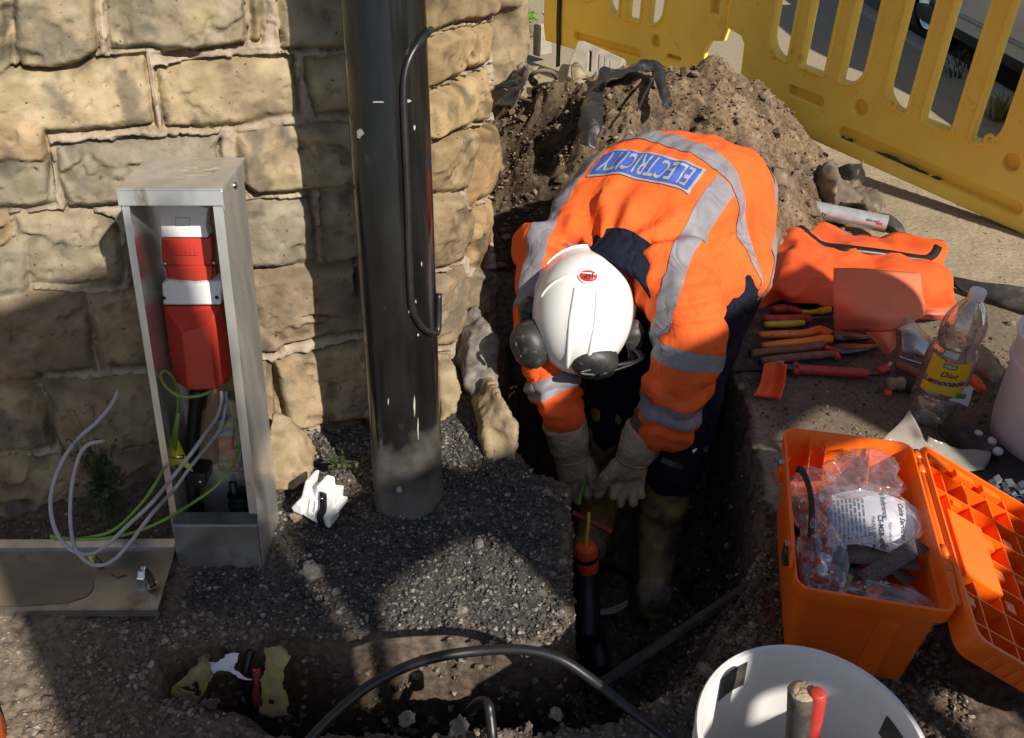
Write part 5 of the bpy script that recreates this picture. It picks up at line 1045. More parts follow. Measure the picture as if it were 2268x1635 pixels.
for k in range(9): V,F=boxf(lq(.05+k*.021,-LL/2-.001,-.014),lx,ly,lz,.011,.006,.030); o=mk('edge_rib',V,F,K['orange'],lid,smooth=False); bevel(o,.002)
for a in (.02,.08,.14): V,F=boxf(lq(a+.02,LL*.445,.004),lx,ly,lz,.040,.018,.012); mk('edge_slot',V,F,K['orange'],lid,smooth=False)
# ---- what lies in the box
V,F=ICO[4]
def bagblob(c,ax,s,m,label,seed,cat='plastic bag',am=.35,freq=1.9,name='plastic_bag'):
    V,F=ICO[4]; V=V.copy(); V*= (1+am*fbm(V+seed*3.1,freq,3,seed)+.22*(1-np.abs(fbm(V+seed,2.4,2,seed+2))*2.4))[:,None]
    X_,Y_,Z_=ax; V=V[:,:1]*np.asarray(X_)*s[0]+V[:,1:2]*np.asarray(Y_)*s[1]+V[:,2:]*np.asarray(Z_)*s[2]+np.asarray(c)
    return mk(name,V,F,K[m],label=label,cat=cat,auto=24)
AX=(ux,uy,uz)
V,F=patch([[tuple(tp(w*a,l*b,h)) for a,b,h in r] for r in (((-.14,.155,.150),(.05,.175,.165),(.24,.165,.168),(.40,.15,.160)),((-.16,.02,.140),(.05,.04,.158),(.24,.03,.162),(.42,.02,.150)),((-.20,-.10,.120),(.02,-.10,.138),(.22,-.12,.140),(.40,-.12,.130)))],7,.003,12,3)
pp=mk('instruction_sheet',V,F,K['paper'],label='printed white instruction sheet sealed in a clear bag in the toolbox',cat='paper')
pbv=BVHTree.FromPolygons([tuple(v) for v in V],F)
def onpaper(a,b,lift=.0012):
    h=pbv.ray_cast(Vector(tp(w*a,l*b,.4)),Vector((0,0,-1))); return np.array(h[0])+np.array((0,0,lift)) if h[0] is not None else tp(w*a,l*b,.16)
def papertext(s,a,b,size,bold=0.,name='printed_line'):   # runs down the sheet as in the photo
    TV,TF=textmesh(s,size,bold); V=[onpaper(a+y/w,b-x/l) for x,y,_ in TV]; mk(name,V,TF,K['ink'],pp,smooth=False)
papertext('Cable Services',.33,.035,.0125,.0002); papertext('Kit Reference:',.205,.10,.012,.0002); papertext('CS-MSB-4P0S-E',.17,-.055,.0115,.0002); papertext('MAINS SERVICE',.12,-.045,.0085); papertext('Your reference',.235,-.045,.007); papertext('25 PCS',.09,-.05,.008)
for k in range(9):
    a=-.16+.027*k; V=[];F=[]
    b=.12
    while b>-.085:
        L=random.uniform(.012,.05); q=[onpaper(a,b),onpaper(a+.009,b),onpaper(a+.009,b-L*.8),onpaper(a,b-L*.8)]; F.append(tuple(range(len(V),len(V)+4))); V+=q; b-=L
    mk('printed_line',V,F,K['grey'],pp,smooth=False)
bagblob(tp(w*.12,l*.05,.155),AX,(w*.34,l*.17,.028),'clear','large clear plastic bag wrapped round the printed sheet',3)
bagblob(tp(w*.10,l*.27,.165),(nrm(ux+uy*.5),nrm(uy-ux*.5),uz),(w*.25,l*.13,.032),'clear','crumpled clear bag behind the printed sheet in the toolbox',5)
bagblob(tp(-w*.30,l*.14,.140),AX,(w*.14,l*.15,.04),'clear','small bulging clear bag at the left side of the toolbox',8)
bagblob(tp(-w*.25,-l*.22,.135),AX,(w*.15,l*.19,.035),'clear','clear bag of shiny metal fittings in the toolbox',11,am=.3)
bagblob(tp(w*.16,-l*.37,.125),(nrm(ux-uy*.1),nrm(uy+ux*.1),uz),(w*.30,l*.075,.024),'clear','clear bag with an orange and white strip at the front of the toolbox',14)
V,F=lathe([(0,-.022),(.016,-.022),(.0165,-.010),(.014,-.008),(.014,.006),(.0165,.008),(.016,.022),(0,.022)],tp(-w*.26,-l*.26,.135),nrm(uy+ux*.3+uz*.4),22); mk('metal_fitting',V,F,K['chrome'],label='shiny metal cable gland inside a clear bag in the toolbox',cat='fitting')
V,F=boxf(tp(-w*.12,-l*.34,.135),nrm(ux-uy*.4),nrm(uy+ux*.4),uz,.012,.06,.004); mk('bag_label',V,F,K['warn'],label='cream paper strip beside the metal fitting in the toolbox',cat='label',smooth=False)
V,F=boxf(tp(w*.06,-l*.35,.128),nrm(ux-uy*.6),nrm(uy+ux*.6),uz,.017,.055,.004); mk('plastic_strip',V,F,K['orangebag'],label='orange and white strip inside the front bag of the toolbox',cat='strip',smooth=False)
# webbing
for k,(p,lab) in enumerate((([(-.12,-.08,.125),(.05,-.12,.135),(.20,-.165,.132),(.36,-.23,.12)],'grey woven strap bending down under the printed sheet'),([(-.14,-.165,.13),(.02,-.175,.14),(.16,-.17,.14),(.40,-.165,.14)],'grey woven strap lying straight across the toolbox'),([(.0,-.30,.14),(.12,-.25,.152),(.26,-.18,.158),(.42,-.09,.16)],'topmost grey woven strap slanting up to the right'),([(-.12,-.235,.12),(.05,-.24,.128),(.20,-.235,.12)],'lowest grey woven strap near the metal fittings'))):
    V,F=flat([tp(w*a,l*b,h) for a,b,h in p],.030,.003); mk('webbing_strap',V,F,K['web'],label=lab,cat='strap',group='grey straps in the toolbox')
fill=[rock(tp(w*a,l*b,.05),(w*.2,l*.14,.03),int(20+a*10+b*30),3,.2) for a,b in ((-.2,-.2),(.2,-.2),(0,.1),(.25,.2),(-.2,.25))]
for k,q in enumerate(fill): mk('packed_cloth',*q,K['dark'],label=('dark packing at the %s of the toolbox, under the bags'%('front left','front right','middle','back right','back left')[k]),cat='cloth')
pl_=[tp(-w*.445,l*.135,.205),tp(-w*.42,l*.115,.212),tp(-w*.375,l*.05,.206),tp(-w*.345,-l*.03,.19),tp(-w*.34,-l*.12,.165),tp(-w*.345,-l*.18,.14)]
V,F=flat(pl_,[.010,.013,.009,.009,.010,.011],.003,up=(0,-.6,.8)); pen=mk('spectacle_arm',V,F,K['rubber'],label='dark brown spectacle arm sticking up on the left of the toolbox',cat='spectacles')
TV,TF=textmesh('RON',.010,.0002); c=tp(-w*.341,-l*.10,.1695); dd_=nrm(pl_[5]-pl_[4]); ss_=nrm(np.cross(dd_,(0,-.6,.8))); nn_=np.cross(ss_,dd_); nn_*=np.sign(nn_[2]); sd2=np.cross(nn_,dd_)
V=[c+dd_*x+sd2*y+nn_*.004 for x,y,_ in TV]; mk('lettering',V,TF,K['letters'],pen,smooth=False)
# ---------------------------------------------------------------- white bucket with hammer and red handle
BC=PD(1800,1642,1.04); BR=.140; BH=.27
bk=thing('bucket','large white plastic bucket holding two tool handles, nearest the viewer','bucket',(BC[0],BC[1],BC[2]-BH))
prof=[(.0,0),(BR*.84,0),(BR*.86,.006),(BR*.965,BH-.055),(BR*1.03,BH-.054),(BR*1.03,BH-.046),(BR*.975,BH-.043),(BR*.98,BH-.016),(BR*1.04,BH-.014),(BR*1.045,BH-.004),(BR*1.03,BH),(BR*.985,BH),(BR*.97,BH-.008),(BR*.95,BH-.05),(BR*.84,.006),(0,.004)]
V,F=lathe(prof,(BC[0],BC[1],BC[2]-BH),EZ,64); mk('shell',V,F,K['bucket'],bk,auto=45)
def inwall(a0,a1,h0,h1,m,nm_):
    A=np.linspace(R(a0),R(a1),10); rr_=lambda h:BR*(.955-.11*(BH-.05-h)/BH)-.0015
    V=[(BC[0]+rr_(h)*math.cos(a),BC[1]+rr_(h)*math.sin(a),BC[2]-BH+h) for h in (h0,h1) for a in A]; n=10
    mk(nm_,V,[(i,i+1,n+i+1,n+i) for i in range(n-1)],K[m],bk)
inwall(112,134,BH-.062,BH-.012,'rubber','dark_patch'); inwall(10,24,BH-.07,BH-.03,'rubber','dark_patch')
h0=PD(1778,1532,1.03); h1=h0+np.array((.012,-.045,-.20)); V,F=tube([h0,h0*.7+h1*.3,h1],[.0185,.0165,.0155],18,6); hmr=mk('hammer',V,F,K['rubber'],label='thick black rubber hammer handle standing in the white bucket',cat='hammer')
dz=nrm(h0-h1); V,F=lathe([(.018,-.001),(.0165,.003),(.008,.005),(0,.005)],h0,dz,20); mk('handle_end',V,F,K['leather'],hmr)
h0=PD(1811,1536,1.02); h1=h0+np.array((.008,-.03,-.20)); V,F=tube([h0+(h0-h1)*.02,h0,h0*.9+h1*.1,h0*.72+h1*.28,h0*.66+h1*.34,h0*.5+h1*.5,h1],[.006,.0105,.0118,.0112,.0122,.0118,.010],16,5); mk('red_handle',V,F,K['toolred'],label='slim red plastic tool handle beside the hammer in the bucket',cat='tool')
# second white bucket at the right edge
c2=P(2334,985,0)
V,F=lathe([(0,0),(.125,0),(.132,.006),(.139,.05),(.146,.20),(.153,.202),(.153,.212),(.149,.215),(.151,.26),(.157,.262),(.156,.27),(.148,.268),(.140,.21),(.126,.01),(0,.008)],tuple(c2),EZ,64); mk('bucket',V,F,K['bucket'],label='white plastic bucket cut off by the right edge, behind the bottle',cat='bucket',auto=45)
# ---------------------------------------------------------------- lemonade bottle
bb=P(2052,925,0.0); bx=nrm((.035,.0,1.)); 
bot=thing('drink_bottle','empty clear plastic lemonade bottle with yellow label and white cap standing on the pavement','bottle',tuple(bb))
BPf=[(.0,.012),(.02,.010),(.034,.000),(.045,.010),(.0495,.03),(.051,.055),(.050,.078),(.0475,.085),(.050,.092),(.0515,.12),(.0515,.185),(.049,.20),(.046,.21),(.0485,.222),(.0475,.245),(.042,.272),(.031,.298),(.019,.315),(.0145,.322),(.0142,.334)]
def btl(prof,n=40,dent=True):
    V,F=lathe(prof,(0,0,0),EZ,n)
    if dent:
        V[:,:2]*=(1-.13*np.exp(-((V[:,2]-.215)/.03)**2)*(.6+.4*np.cos(np.arctan2(V[:,1],V[:,0])*2+.6)))[:,None]
        V[:,:2]*=(1+.09*np.cos(5*np.arctan2(V[:,1],V[:,0]))*ss(.05,.0,V[:,2]))[:,None]
        V[:,:2]*=(1-.035*fbm(V,22,2,5)*ss(.3,.26,V[:,2]))[:,None]
    u=nrm(np.cross(EY,bx)); v=np.cross(bx,u); return bb+V[:,:1]*u+V[:,1:2]*v+V[:,2:]*bx,F
pr=catmull(np.array([(a,b,0) for a,b in BPf]),3); V,F=btl([(p[0],p[1]) for p in pr]); o=mk('bottle_body',V,F,K['bottle'],bot); solid(o,.0006)
V,F=btl([(.0155,.322),(.0165,.324),(.0165,.340),(.0155,.343),(.0,.3432)],36,False); V2=V; o=mk('cap',V,F,K['white'],bot,auto=35)
V,F=join([btl([(.0168,.325),(.0172,.326),(.0172,.339),(.0168,.340)],36,False)]); 
TH=math.atan2(-bb[1],-bb[0])   # faces the viewer
def onb(s,h,r=.0526): 
    a=TH+.10+s/r; u=nrm(np.cross(EY,bx)); v=np.cross(bx,u); k=1.+.0*h; return bb+(u*math.cos(a)+v*math.sin(a))*r*k+bx*h
def wrap(s0,s1,hf0,hf1,m,nm_,r,par,n=22):
    V=[];S=np.linspace(s0,s1,n)
    for s in S: V+= [onb(s,hf0(s),r),onb(s,hf1(s),r)]
    return mk(nm_,V,[(2*i,2*i+2,2*i+3,2*i+1) for i in range(n-1)],K[m],par)
lab_=wrap(-.105,.105,lambda s:.098,lambda s:.196,'clear','label_wrap',.0528,bot,40)
ly_=wrap(-.046,.046,lambda s:.101+.004*math.cos(s*60),lambda s:.189-.004*math.cos(s*60)+.0,'label','label_panel',.0532,lab_)
wrap(-.014,.014,lambda s:.170,lambda s:.182,'labelgreen','label_badge',.0536,ly_,8)
def btext(s,size,h,m,sh=0.,slope=0.,bold=0.,x0=0.,nm_='lettering'):
    TV,TF=textmesh(s,size,bold); V=[onb((x+sh*y+x0),h+y+slope*x,.0541) for x,y,_ in TV]; mk(nm_,V,TF,K[m],ly_,smooth=False)
btext('ASDA',.0095,.176,'white',0,0,.0002); btext('Diet',.020,.154,'ink',.25,.05,.0002,.005); btext('Lemonade',.0215,.133,'purpleink',.25,.10,.0007)
V,F=patch([[tuple(onb(s,h,r)) for s,h,r in r_] for r_ in (((.050,.122,.054),(.066,.128,.060),(.078,.124,.068)),((.045,.104,.054),(.064,.104,.062),(.080,.098,.072)),((.02,.092,.054),(.05,.088,.062),(.078,.080,.074)))],4,.002); o=mk('loose_label_flap',V,F,K['labelwhite'],bot)
V=[tuple(onb(s,h,r)) for s,h,r in ((.038,.110,.0560),(.062,.111,.0640),(.062,.099,.0645),(.036,.098,.0565))]; mk('nutrition_panel',V,[(0,1,2,3)],K['labelgreen'],o,smooth=False)
# ---------------------------------------------------------------- rubber mat with hand tools
q=[P(1660,690,.004),P(1614,765,.004),P(1621,824,.004),P(1850,818,.004),P(1930,775,.004),P(1960,720,.004),P(1900,680,.004),P(1760,672,.004)]
o=mk('rubber_mat',*prism(q,(0,0,.004)),K['rubber'],label='dark grey rubber mat under the hand tools at the trench edge',cat='mat',smooth=False)
def along(a,b,z=.02): return P(*a,z),P(*b,z)
def tool(name,label,cat,pieces,group=None):
    root=thing(name,label,cat,tuple(pieces[0][1][0]),group)
    for nm_,pts,r,m in pieces:
        if callable(r): V,F=r(pts)
        else: V,F=tube(pts,r,14,5)
        mk(nm_,V,F,K[m],root)
    return root
def px(*q): return [P(u,v,z) for u,v,z in q]
tool('screwdriver','red and yellow insulated screwdriver lying on the mat, above the orange pliers','screwdriver',[('grip',px((1691,706,.025),(1720,707,.025),(1760,706,.025),(1783,704,.025)),[.011,.012,.012,.009],'toolred'),('grip_side',px((1693,719,.022),(1740,718,.022),(1781,715,.022)),[.008,.010,.008],'yellowwire'),('collar',px((1783,708,.024),(1794,706,.024)),.011,'toolred'),('shaft',px((1794,706,.022),(1825,704,.020),(1850,702,.02)),.0045,'toolsteel')])
tool('screwdriver','red screwdriver with a yellow collar, farthest of the tools on the mat','screwdriver',[('grip',px((1712,687,.02),(1730,684,.02),(1755,685,.02),(1775,692,.02)),[.010,.013,.012,.008],'toolred'),('collar',px((1775,691,.02),(1795,692,.02),(1812,690,.02)),[.008,.007,.008],'yellowwire'),('tip',px((1812,690,.02),(1838,685,.02)),.010,'yellowwire')])
def jaw(pts):
    a,b=np.array(pts[0]),np.array(pts[-1]); d=b-a; s=nrm(np.cross((0,0,1),d)); 
    return prism([a+s*.016,a+d*.25+s*.020,a+d*.6+s*.014,b+s*.004,b-s*.004,a+d*.6-s*.014,a+d*.25-s*.020,a-s*.016],(0,0,.010))
tool('pliers','big orange handled insulated pliers in the middle of the mat','pliers',[('handle',px((1680,742,.02),(1720,741,.022),(1780,739,.022),(1815,732,.022),(1840,742,.02)),[.008,.0105,.0105,.013,.012],'toolorange'),('handle',px((1685,766,.02),(1730,762,.022),(1790,756,.022),(1822,752,.022),(1842,752,.02)),[.007,.0105,.0105,.013,.011],'toolorange'),('jaws',px((1838,747,.014),(1925,752,.014)),jaw,'toolsteel')])
tool('cable_cutter','dirty brown handled cable cutters lying below the orange pliers','cutters',[('handle',px((1662,784,.018),(1700,779,.02),(1780,772,.02),(1822,764,.02)),[.011,.010,.010,.012],'toolbrown'),('handle',px((1684,800,.018),(1730,795,.02),(1800,788,.02),(1852,784,.02)),[.010,.011,.011,.010],'toolbrown'),('guard',px((1828,770,.02),(1846,778,.022),(1857,795,.02)),.008,'toolred'),('jaws',px((1850,780,.014),(1940,772,.014)),jaw,'toolsteel')])
tool('socket_wrench','long red handled insulated wrench in front of the mat','wrench',[('grip',px((1764,818,.018),(1800,820,.018),(1860,824,.018),(1922,828,.018)),[.013,.0125,.0125,.012],'toolred'),('flange',px((1762,806,.018),(1764,828,.018)),.008,'toolred'),('shank',px((1922,828,.018),(1945,828,.018)),.006,'toolsteel'),('head',px((1738,814,.018),(1764,818,.018)),.009,'toolsteel')])
tool('nut_driver','small red and chrome tool head at the end of the red wrench','tool',[('grip',px((1946,823,.016),(1960,818,.016),(1966,812,.016)),[.010,.012,.009],'toolred'),('tip',px((1962,815,.02),(1972,806,.02)),.007,'chrome')])
V,F=lathe([(0,.0),(.014,0),(.014,.012),(.011,.016),(0,.016)],tuple(P(1721,806,.008)),(.1,-.4,.9),20); mk('knob',V,F,K['grey'],label='round grey plastic knob above the red scoop',cat='knob')
cs=[[tuple(P(u,v,z)) for u,v,z in r] for r in (((1692,806,.045),(1716,802,.030),(1743,808,.042)),((1688,830,.040),(1714,826,.020),(1740,836,.036)),((1682,852,.034),(1710,850,.014),(1737,858,.03)),((1668,876,.030),(1698,880,.010),(1728,884,.024)))]
V,F=patch(cs,6); o=mk('plastic_scoop',V,F,K['orangebag'],label='curved red plastic shroud lying on the pavement in front of the tools',cat='shroud'); solid(o,.003)
V,F=lathe([(0,0),(.015,0),(.0165,.003),(.0165,.014),(.0145,.015),(.0145,.026),(.0165,.027),(.0165,.036),(.014,.040),(.0,.040)],tuple(P(1967,851,.018)),nrm(np.array((1,.05,0))),26); mk('tape_reel',V,F,K['leather'],label='short dusty brown wooden reel lying left of the bottle',cat='reel')
V,F=tube([P(2007,852,.018),P(2035,855,.018)],.017,16,3); mk('dark_tube',V,F,K['rubber'],label='short dark ribbed tube between the wooden reel and the bottle',cat='tube')
V,F=lathe([(.0,.002),(.006,.002),(.0065,.008),(.009,.009),(.008,0),(.0,0)],tuple(P(1966,874,.002)),EZ,18); mk('bottle_top',V,F,K['orange'],label='tiny orange plastic cap on the pavement in front of the wooden reel',cat='cap')
tool('hand_cutter','orange and silver cutting tool half hidden behind the bottle','cutters',[('grip',px((2140,832,.02),(2158,845,.022),(2178,865,.02)),[.010,.014,.009],'orangebag'),('blade',px((2138,850,.012),(2160,862,.012),(2170,870,.008)),.004,'chrome')])
tool('screwdriver','wooden handled tool partly under the clear sheet, left of the bottle','screwdriver',[('grip',px((1985,806,.018),(2010,818,.018),(2035,832,.018)),[.009,.013,.010],'toolbrown'),('shaft',px((1990,790,.02),(2020,800,.02),(2050,808,.02)),.003,'chrome')])
# ---------------------------------------------------------------- orange sheet, flap, foil tube
G=lambda r:[tuple(P(u,v,z)) for u,v,z in r]
V,F=patch([G(((1690,500,.03),(1740,494,.06),(1800,496,.05),(1880,515,.045),(1980,522,.04),(2086,536,.04))),
 G(((1690,560,.03),(1750,530,.09),(1815,540,.06),(1900,545,.07),(1990,560,.06),(2100,580,.03))),
 G(((1680,600,.03),(1740,585,.09),(1820,580,.07),(1900,590,.05),(2000,600,.06),(2112,620,.02))),
 G(((1668,640,.02),(1720,635,.06),(1770,632,.09),(1850,625,.06),(2000,640,.04),(2116,660,.015))),
 G(((1655,672,.006),(1715,676,.006),(1770,668,.05),(1850,672,.03),(2000,680,.02),(2120,700,.006)))],9,.026,9,2)
o=mk('insulating_sheet',V,F,K['orangebag'],label='large creased orange rubber sheet edged in black, spread behind the tools',cat='sheet'); solid(o,.003)
bvs=BVHTree.FromPolygons([tuple(v) for v in V],F)
def onsheet(u,v):
    h=bvs.ray_cast(Vector(EYE),Vector(ray(u,v))); return (np.array(h[0])-ray(u,v)*.006) if h[0] is not None else P(u,v,.05)
V,F=flat([onsheet(u,v) for u,v in ((1694,506),(1745,503),(1776,506),(1796,524),(1822,542),(1880,550),(1960,560),(2040,572),(2066,566),(2080,545))],.024,.002,up=(0,-.5,.85)); mk('black_edging',V,F,K['dark'],o)
V,F=patch([G(((1848,596,.14),(1900,596,.15),(1970,600,.15),(2036,603,.14))),G(((1846,650,.15),(1900,648,.16),(1975,652,.15),(2042,648,.12))),G(((1848,700,.10),(1905,694,.13),(1975,700,.12),(2050,678,.09))),G(((1850,732,.05),(1905,728,.08),(1970,732,.08),(2046,700,.07)))],7,.005,7,5)
o=mk('rubber_apron',V,F,K['salmon'],label='pale salmon rubber sheet with square corners propped over the tools',cat='sheet'); solid(o,.003)
V,F=patch([G(((1915,735,.07),(1950,735,.085),(1984,733,.08))),G(((1940,760,.05),(1965,758,.06),(1985,750,.05))),G(((1962,786,.02),(1974,780,.03),(1984,770,.03)))],6,.002); mk('sheet_corner',V,F,K['salmon'],o)
V,F=patch([G(((2036,690,.05),(2070,684,.06),(2114,682,.03))),G(((2040,698,.055),(2072,696,.065),(2118,694,.04))),G(((2036,706,.02),(2070,708,.03),(2116,704,.012)))],6,.003); mk('rolled_edge',V,F,K['salmon'],o)
a=P(1775,458,.075); b=P(1963,497,.055); L=np.linalg.norm(b-a); V,F=lathe([(0,0.004),(.026,.004),(.026,.002),(.030,0),(.030,.004),(.0285,.006),(.0285,L-.01),(.029,L),(.025,L),(.022,L-.005),(0,L-.005)],a,b-a,32); ft2=mk('sealant_tube',V,F,K['foil'],label='shiny silver sealant tube lying on the torn sheeting behind the orange sheet',cat='tube',auto=35)
dl=nrm(b-a); 
def ontube(s,ang,r=.0290): 
    u=nrm(np.cross(dl,EZ)); v=np.cross(u,dl); u*=1 if u[1]<0 else -1; v*=1 if v[2]>0 else -1; return a+dl*s+(u*math.cos(ang)+v*math.sin(ang))*r
TV,TF=textmesh('Butyl',.024,.0006); mk('lettering',[ontube(.065+x,.05+y/.0285) for x,y,_ in TV],TF,K['ink'],ft2,smooth=False)
TV,TF=textmesh('SEALANT',.010,.0003); mk('lettering',[ontube(L-.045+x,.45+y/.0285) for x,y,_ in TV],TF,K['ink'],ft2,smooth=False)
V=[ontube(L-.035+x*.02,.15+y*.28,.0288) for x,y in ((0,0),(1,0),(1,1),(0,1))]; mk('tube_label',V,[(0,1,2,3)],K['toolred'],ft2,smooth=False)
V,F=lathe([(0,.0005),(.026,.0005)],a+dl*.0005,-dl,28); mk('tube_end',V,F,K['rubber'],ft2)
# ---------------------------------------------------------------- rags, torn sheeting, loose film
def rag(ctrl,m,label,cat='rag',nz=.02,fs=16,seed=1,name='rag',n=6,th=.002,group=None):
    V,F=patch([G(r) for r in ctrl],n,nz,fs,seed); o=mk(name,V,F,K[m],label=label,cat=cat,group=group); solid(o,th); return o
rag([((1730,440,.03),(1790,420,.10),(1840,380,.16),(1890,372,.15),(1912,366,.16)),((1725,465,.03),(1790,440,.08),(1850,412,.15),(1880,420,.10),(1905,420,.05)),((1730,490,.02),(1800,462,.05),(1870,440,.12),(1930,440,.08),(1955,452,.03)),((1740,500,.01),(1820,480,.03),(1890,462,.05),(1930,470,.04),(1950,478,.01))],'rag','crumpled muddy polythene lying between the spoil heap and the barrier',nz=.05,fs=14,seed=4,n=9)
rag([((1855,372,.16),(1880,362,.19),(1912,364,.18)),((1860,392,.13),(1890,385,.15),(1915,390,.10)),((1880,410,.08),(1900,412,.07),(1912,408,.05))],'blackfilm','dark curled flap standing up at the back of the muddy polythene',nz=.012,seed=9)
rag([((1690,385,.22),(1720,372,.24),(1760,380,.20),(1800,372,.16)),((1700,410,.18),(1735,405,.19),(1775,405,.15),(1815,400,.12)),((1715,440,.12),(1745,440,.12),(1785,432,.11),(1830,428,.08))],'rag','torn brown sheeting spilling down the right side of the heap','torn sheeting',.045,16,seed=21,name='torn_polythene',n=8)
rag([((1945,470,.03),(1975,478,.04),(2000,500,.02)),((1940,490,.03),(1975,500,.03),(2010,520,.01)),((1950,505,.01),(1985,515,.01),(2012,528,.005))],'rubber','dark scrap of sheeting at the right end of the silver tube',nz=.01,seed=11)
def PYr(r): return [tuple(PY(u,v,y)) for u,v,y in r]
def rag2(ctrl,m,label,cat,nz,seed,name,n=6,th=.002,fs=16,group=None):
    V,F=patch([PYr(r) for r in ctrl],n,nz,fs,seed); o=mk(name,V,F,K[m],label=label,cat=cat,group=group); solid(o,th); return o
rag2([((1300,182,2.78),(1330,168,2.75),(1375,160,2.72),(1420,135,2.72),(1470,140,2.70)),((1290,215,2.68),(1320,215,2.62),(1345,180,2.64),(1395,168,2.64),(1440,160,2.64))],'blackfilm','wide torn black polythene strip draped along the crest of the heap','torn sheeting',.03,3,'torn_polythene')
rag2([((1298,205,2.66),(1318,200,2.64),(1342,205,2.64)),((1288,245,2.55),(1308,240,2.50),(1334,245,2.52)),((1284,285,2.44),(1305,280,2.40),(1328,282,2.42)),((1288,318,2.36),(1306,322,2.34),(1318,326,2.34))],'blackfilm','black polythene tail hanging down the heap face behind the orange jacket','torn sheeting',.018,5,'torn_polythene')
rag2([((1440,140,2.70),(1458,138,2.69),(1475,150,2.68)),((1452,175,2.62),(1470,180,2.60),(1482,190,2.60)),((1462,210,2.56),(1474,215,2.54),(1490,220,2.55)),((1470,235,2.5),(1480,238,2.5),(1490,232,2.5))],'blackfilm','short black polythene strip hanging right of the heap crest','torn sheeting',.014,7,'torn_polythene')
V,F=flat([PY(1452,160,2.64),PY(1440,185,2.58),PY(1425,215,2.52),PY(1412,246,2.46)],.008,.002); mk('cable_offcut',V,F,K['blackfilm'],label='thin black strand hanging between the two polythene strips',cat='strand')
rag2([((1108,190,3.0),(1130,165,3.05),(1165,150,3.1)),((1112,215,2.92),(1140,200,2.92),(1172,185,2.95)),((1105,230,2.85),(1135,225,2.82),(1165,222,2.85))],'blackfilm','crumpled dark sheeting beside the wall end, left of the coiled band','torn sheeting',.06,13,'torn_polythene')
rag2([((1150,140,3.2),(1165,130,3.2),(1190,145,3.2)),((1150,165,3.1),(1172,155,3.08),(1195,165,3.1)),((1160,185,3.0),(1175,182,3.0),(1195,185,3.0))],'rag','tan muddy rag on the far edge of the heap','rag',.05,15,'rag')
rag2([((1262,150,3.1),(1275,140,3.1),(1290,150,3.1)),((1265,170,3.02),(1282,165,3.0),(1300,175,3.0)),((1262,182,2.96),(1285,180,2.96),(1320,172,2.98))],'tanrock','torn brown cardboard scrap in front of the grey barrier foot','cardboard',.02,17,'cardboard_scrap')
for k,(u,v,rx,ry,y,lab) in enumerate(((1218,205,34,20,2.86,'nearest black coiled band on the heap edge by the wall'),(1205,175,28,20,2.98,'brown coiled band behind the nearest black coil'))):
    pts=[PY(u+rx*math.cos(a)*(1+.1*math.sin(a*.5)),v+ry*math.sin(a)*(1-.08*a/6),y+.04*math.sin(a)) for a in np.linspace(0,9.5,34)]
    V,F=tube(pts,.0075,8,2); mk('coiled_band',V,F,K['blackfilm' if k==0 else 'rag'],label=lab,cat='coil')
pts=[PY(u,v,y) for u,v,y in ((1135,215,2.9),(1200,225,2.8),(1290,198,2.9),(1360,180,3.0),(1398,172,3.0))]; V,F=tube(pts,.006,8,6); mk('dry_root',V,F,K['rag'],label='long pale dry root lying across the top edge of the heap',cat='root')
# clear films near the toolbox
rag([((1985,695,.09),(2005,692,.10),(2030,720,.08)),((1995,735,.08),(2030,728,.09),(2070,765,.05)),((1996,780,.05),(2035,785,.05),(2065,805,.02))],'clear','stiff clear plastic sheet standing between the salmon sheet and the bottle','plastic sheet',.006,seed=3,name='plastic_sheet',th=.001)
rag([((1938,1000,.12),(1980,945,.16),(2012,912,.19)),((1960,1010,.12),(2000,970,.13),(2035,960,.14)),((1990,1020,.10),(2035,1000,.09),(2060,985,.08))],'milky','milky clear bag sticking up behind the toolbox','plastic bag',.015,seed=7,name='plastic_bag',th=.001)
rag([((2058,965,.06),(2110,985,.05),(2140,1000,.03)),((2060,1000,.06),(2105,1010,.04),(2195,1005,.03)),((2075,1035,.04),(2130,1040,.03),(2185,1042,.015))],'milky','milky folded bag lying right of the toolbox, by the dark glove','plastic bag',.015,seed=8,name='plastic_bag',th=.001)
rag([((2135,770,.05),(2175,770,.06),(2205,800,.05)),((2150,800,.05),(2190,810,.05),(2225,822,.03)),((2185,840,.02),(2200,850,.02),(2215,848,.02))],'tanrock','creased tan glove on the pavement right of the bottle','glove',.012,seed=12,name='cloth_glove',th=.004)
rag([((2098,612,.02),(2180,625,.05),(2300,640,.07)),((2120,640,.015),(2200,655,.03),(2310,670,.05)),((2230,680,.01),(2260,690,.01),(2320,700,.02))],'rubber','dark rubber mat corner curling up at the right edge','mat',.008,seed=14,name='rubber_mat',fs=8,th=.005)
# dark glove with pale fingertips
gp=[loft(np.array([P(2085,955,.02),P(2110,968,.025),P(2140,980,.025)]),np.tile(nrm((.3,-1,0)),(3,1)),np.tile(EZ,(3,1)),np.array((.035,.045,.045)),np.array((.012,.018,.02)),18,4)]
tips=[]
for (a,b) in (((2135,965),(2168,962)),((2145,975),(2198,978)),((2145,985),(2212,1000)),((2120,960),(2150,945))): gp.append(capsule(P(*a,.025),.014,P(*b,.03),.012,12)); tips.append(b)
V,F=blob(gp,.004,3); gl=mk('work_glove',V,F,K['rubber'],label='dark work glove with pale rubber fingertips right of the toolbox',cat='glove')
for (u,v) in tips[:3]:
    V,F=ellip(P(u-2,v,.034),EX*.011,EY*.011,EZ*.010,2); mk('fingertip',V,F,K['labelwhite'],gl)
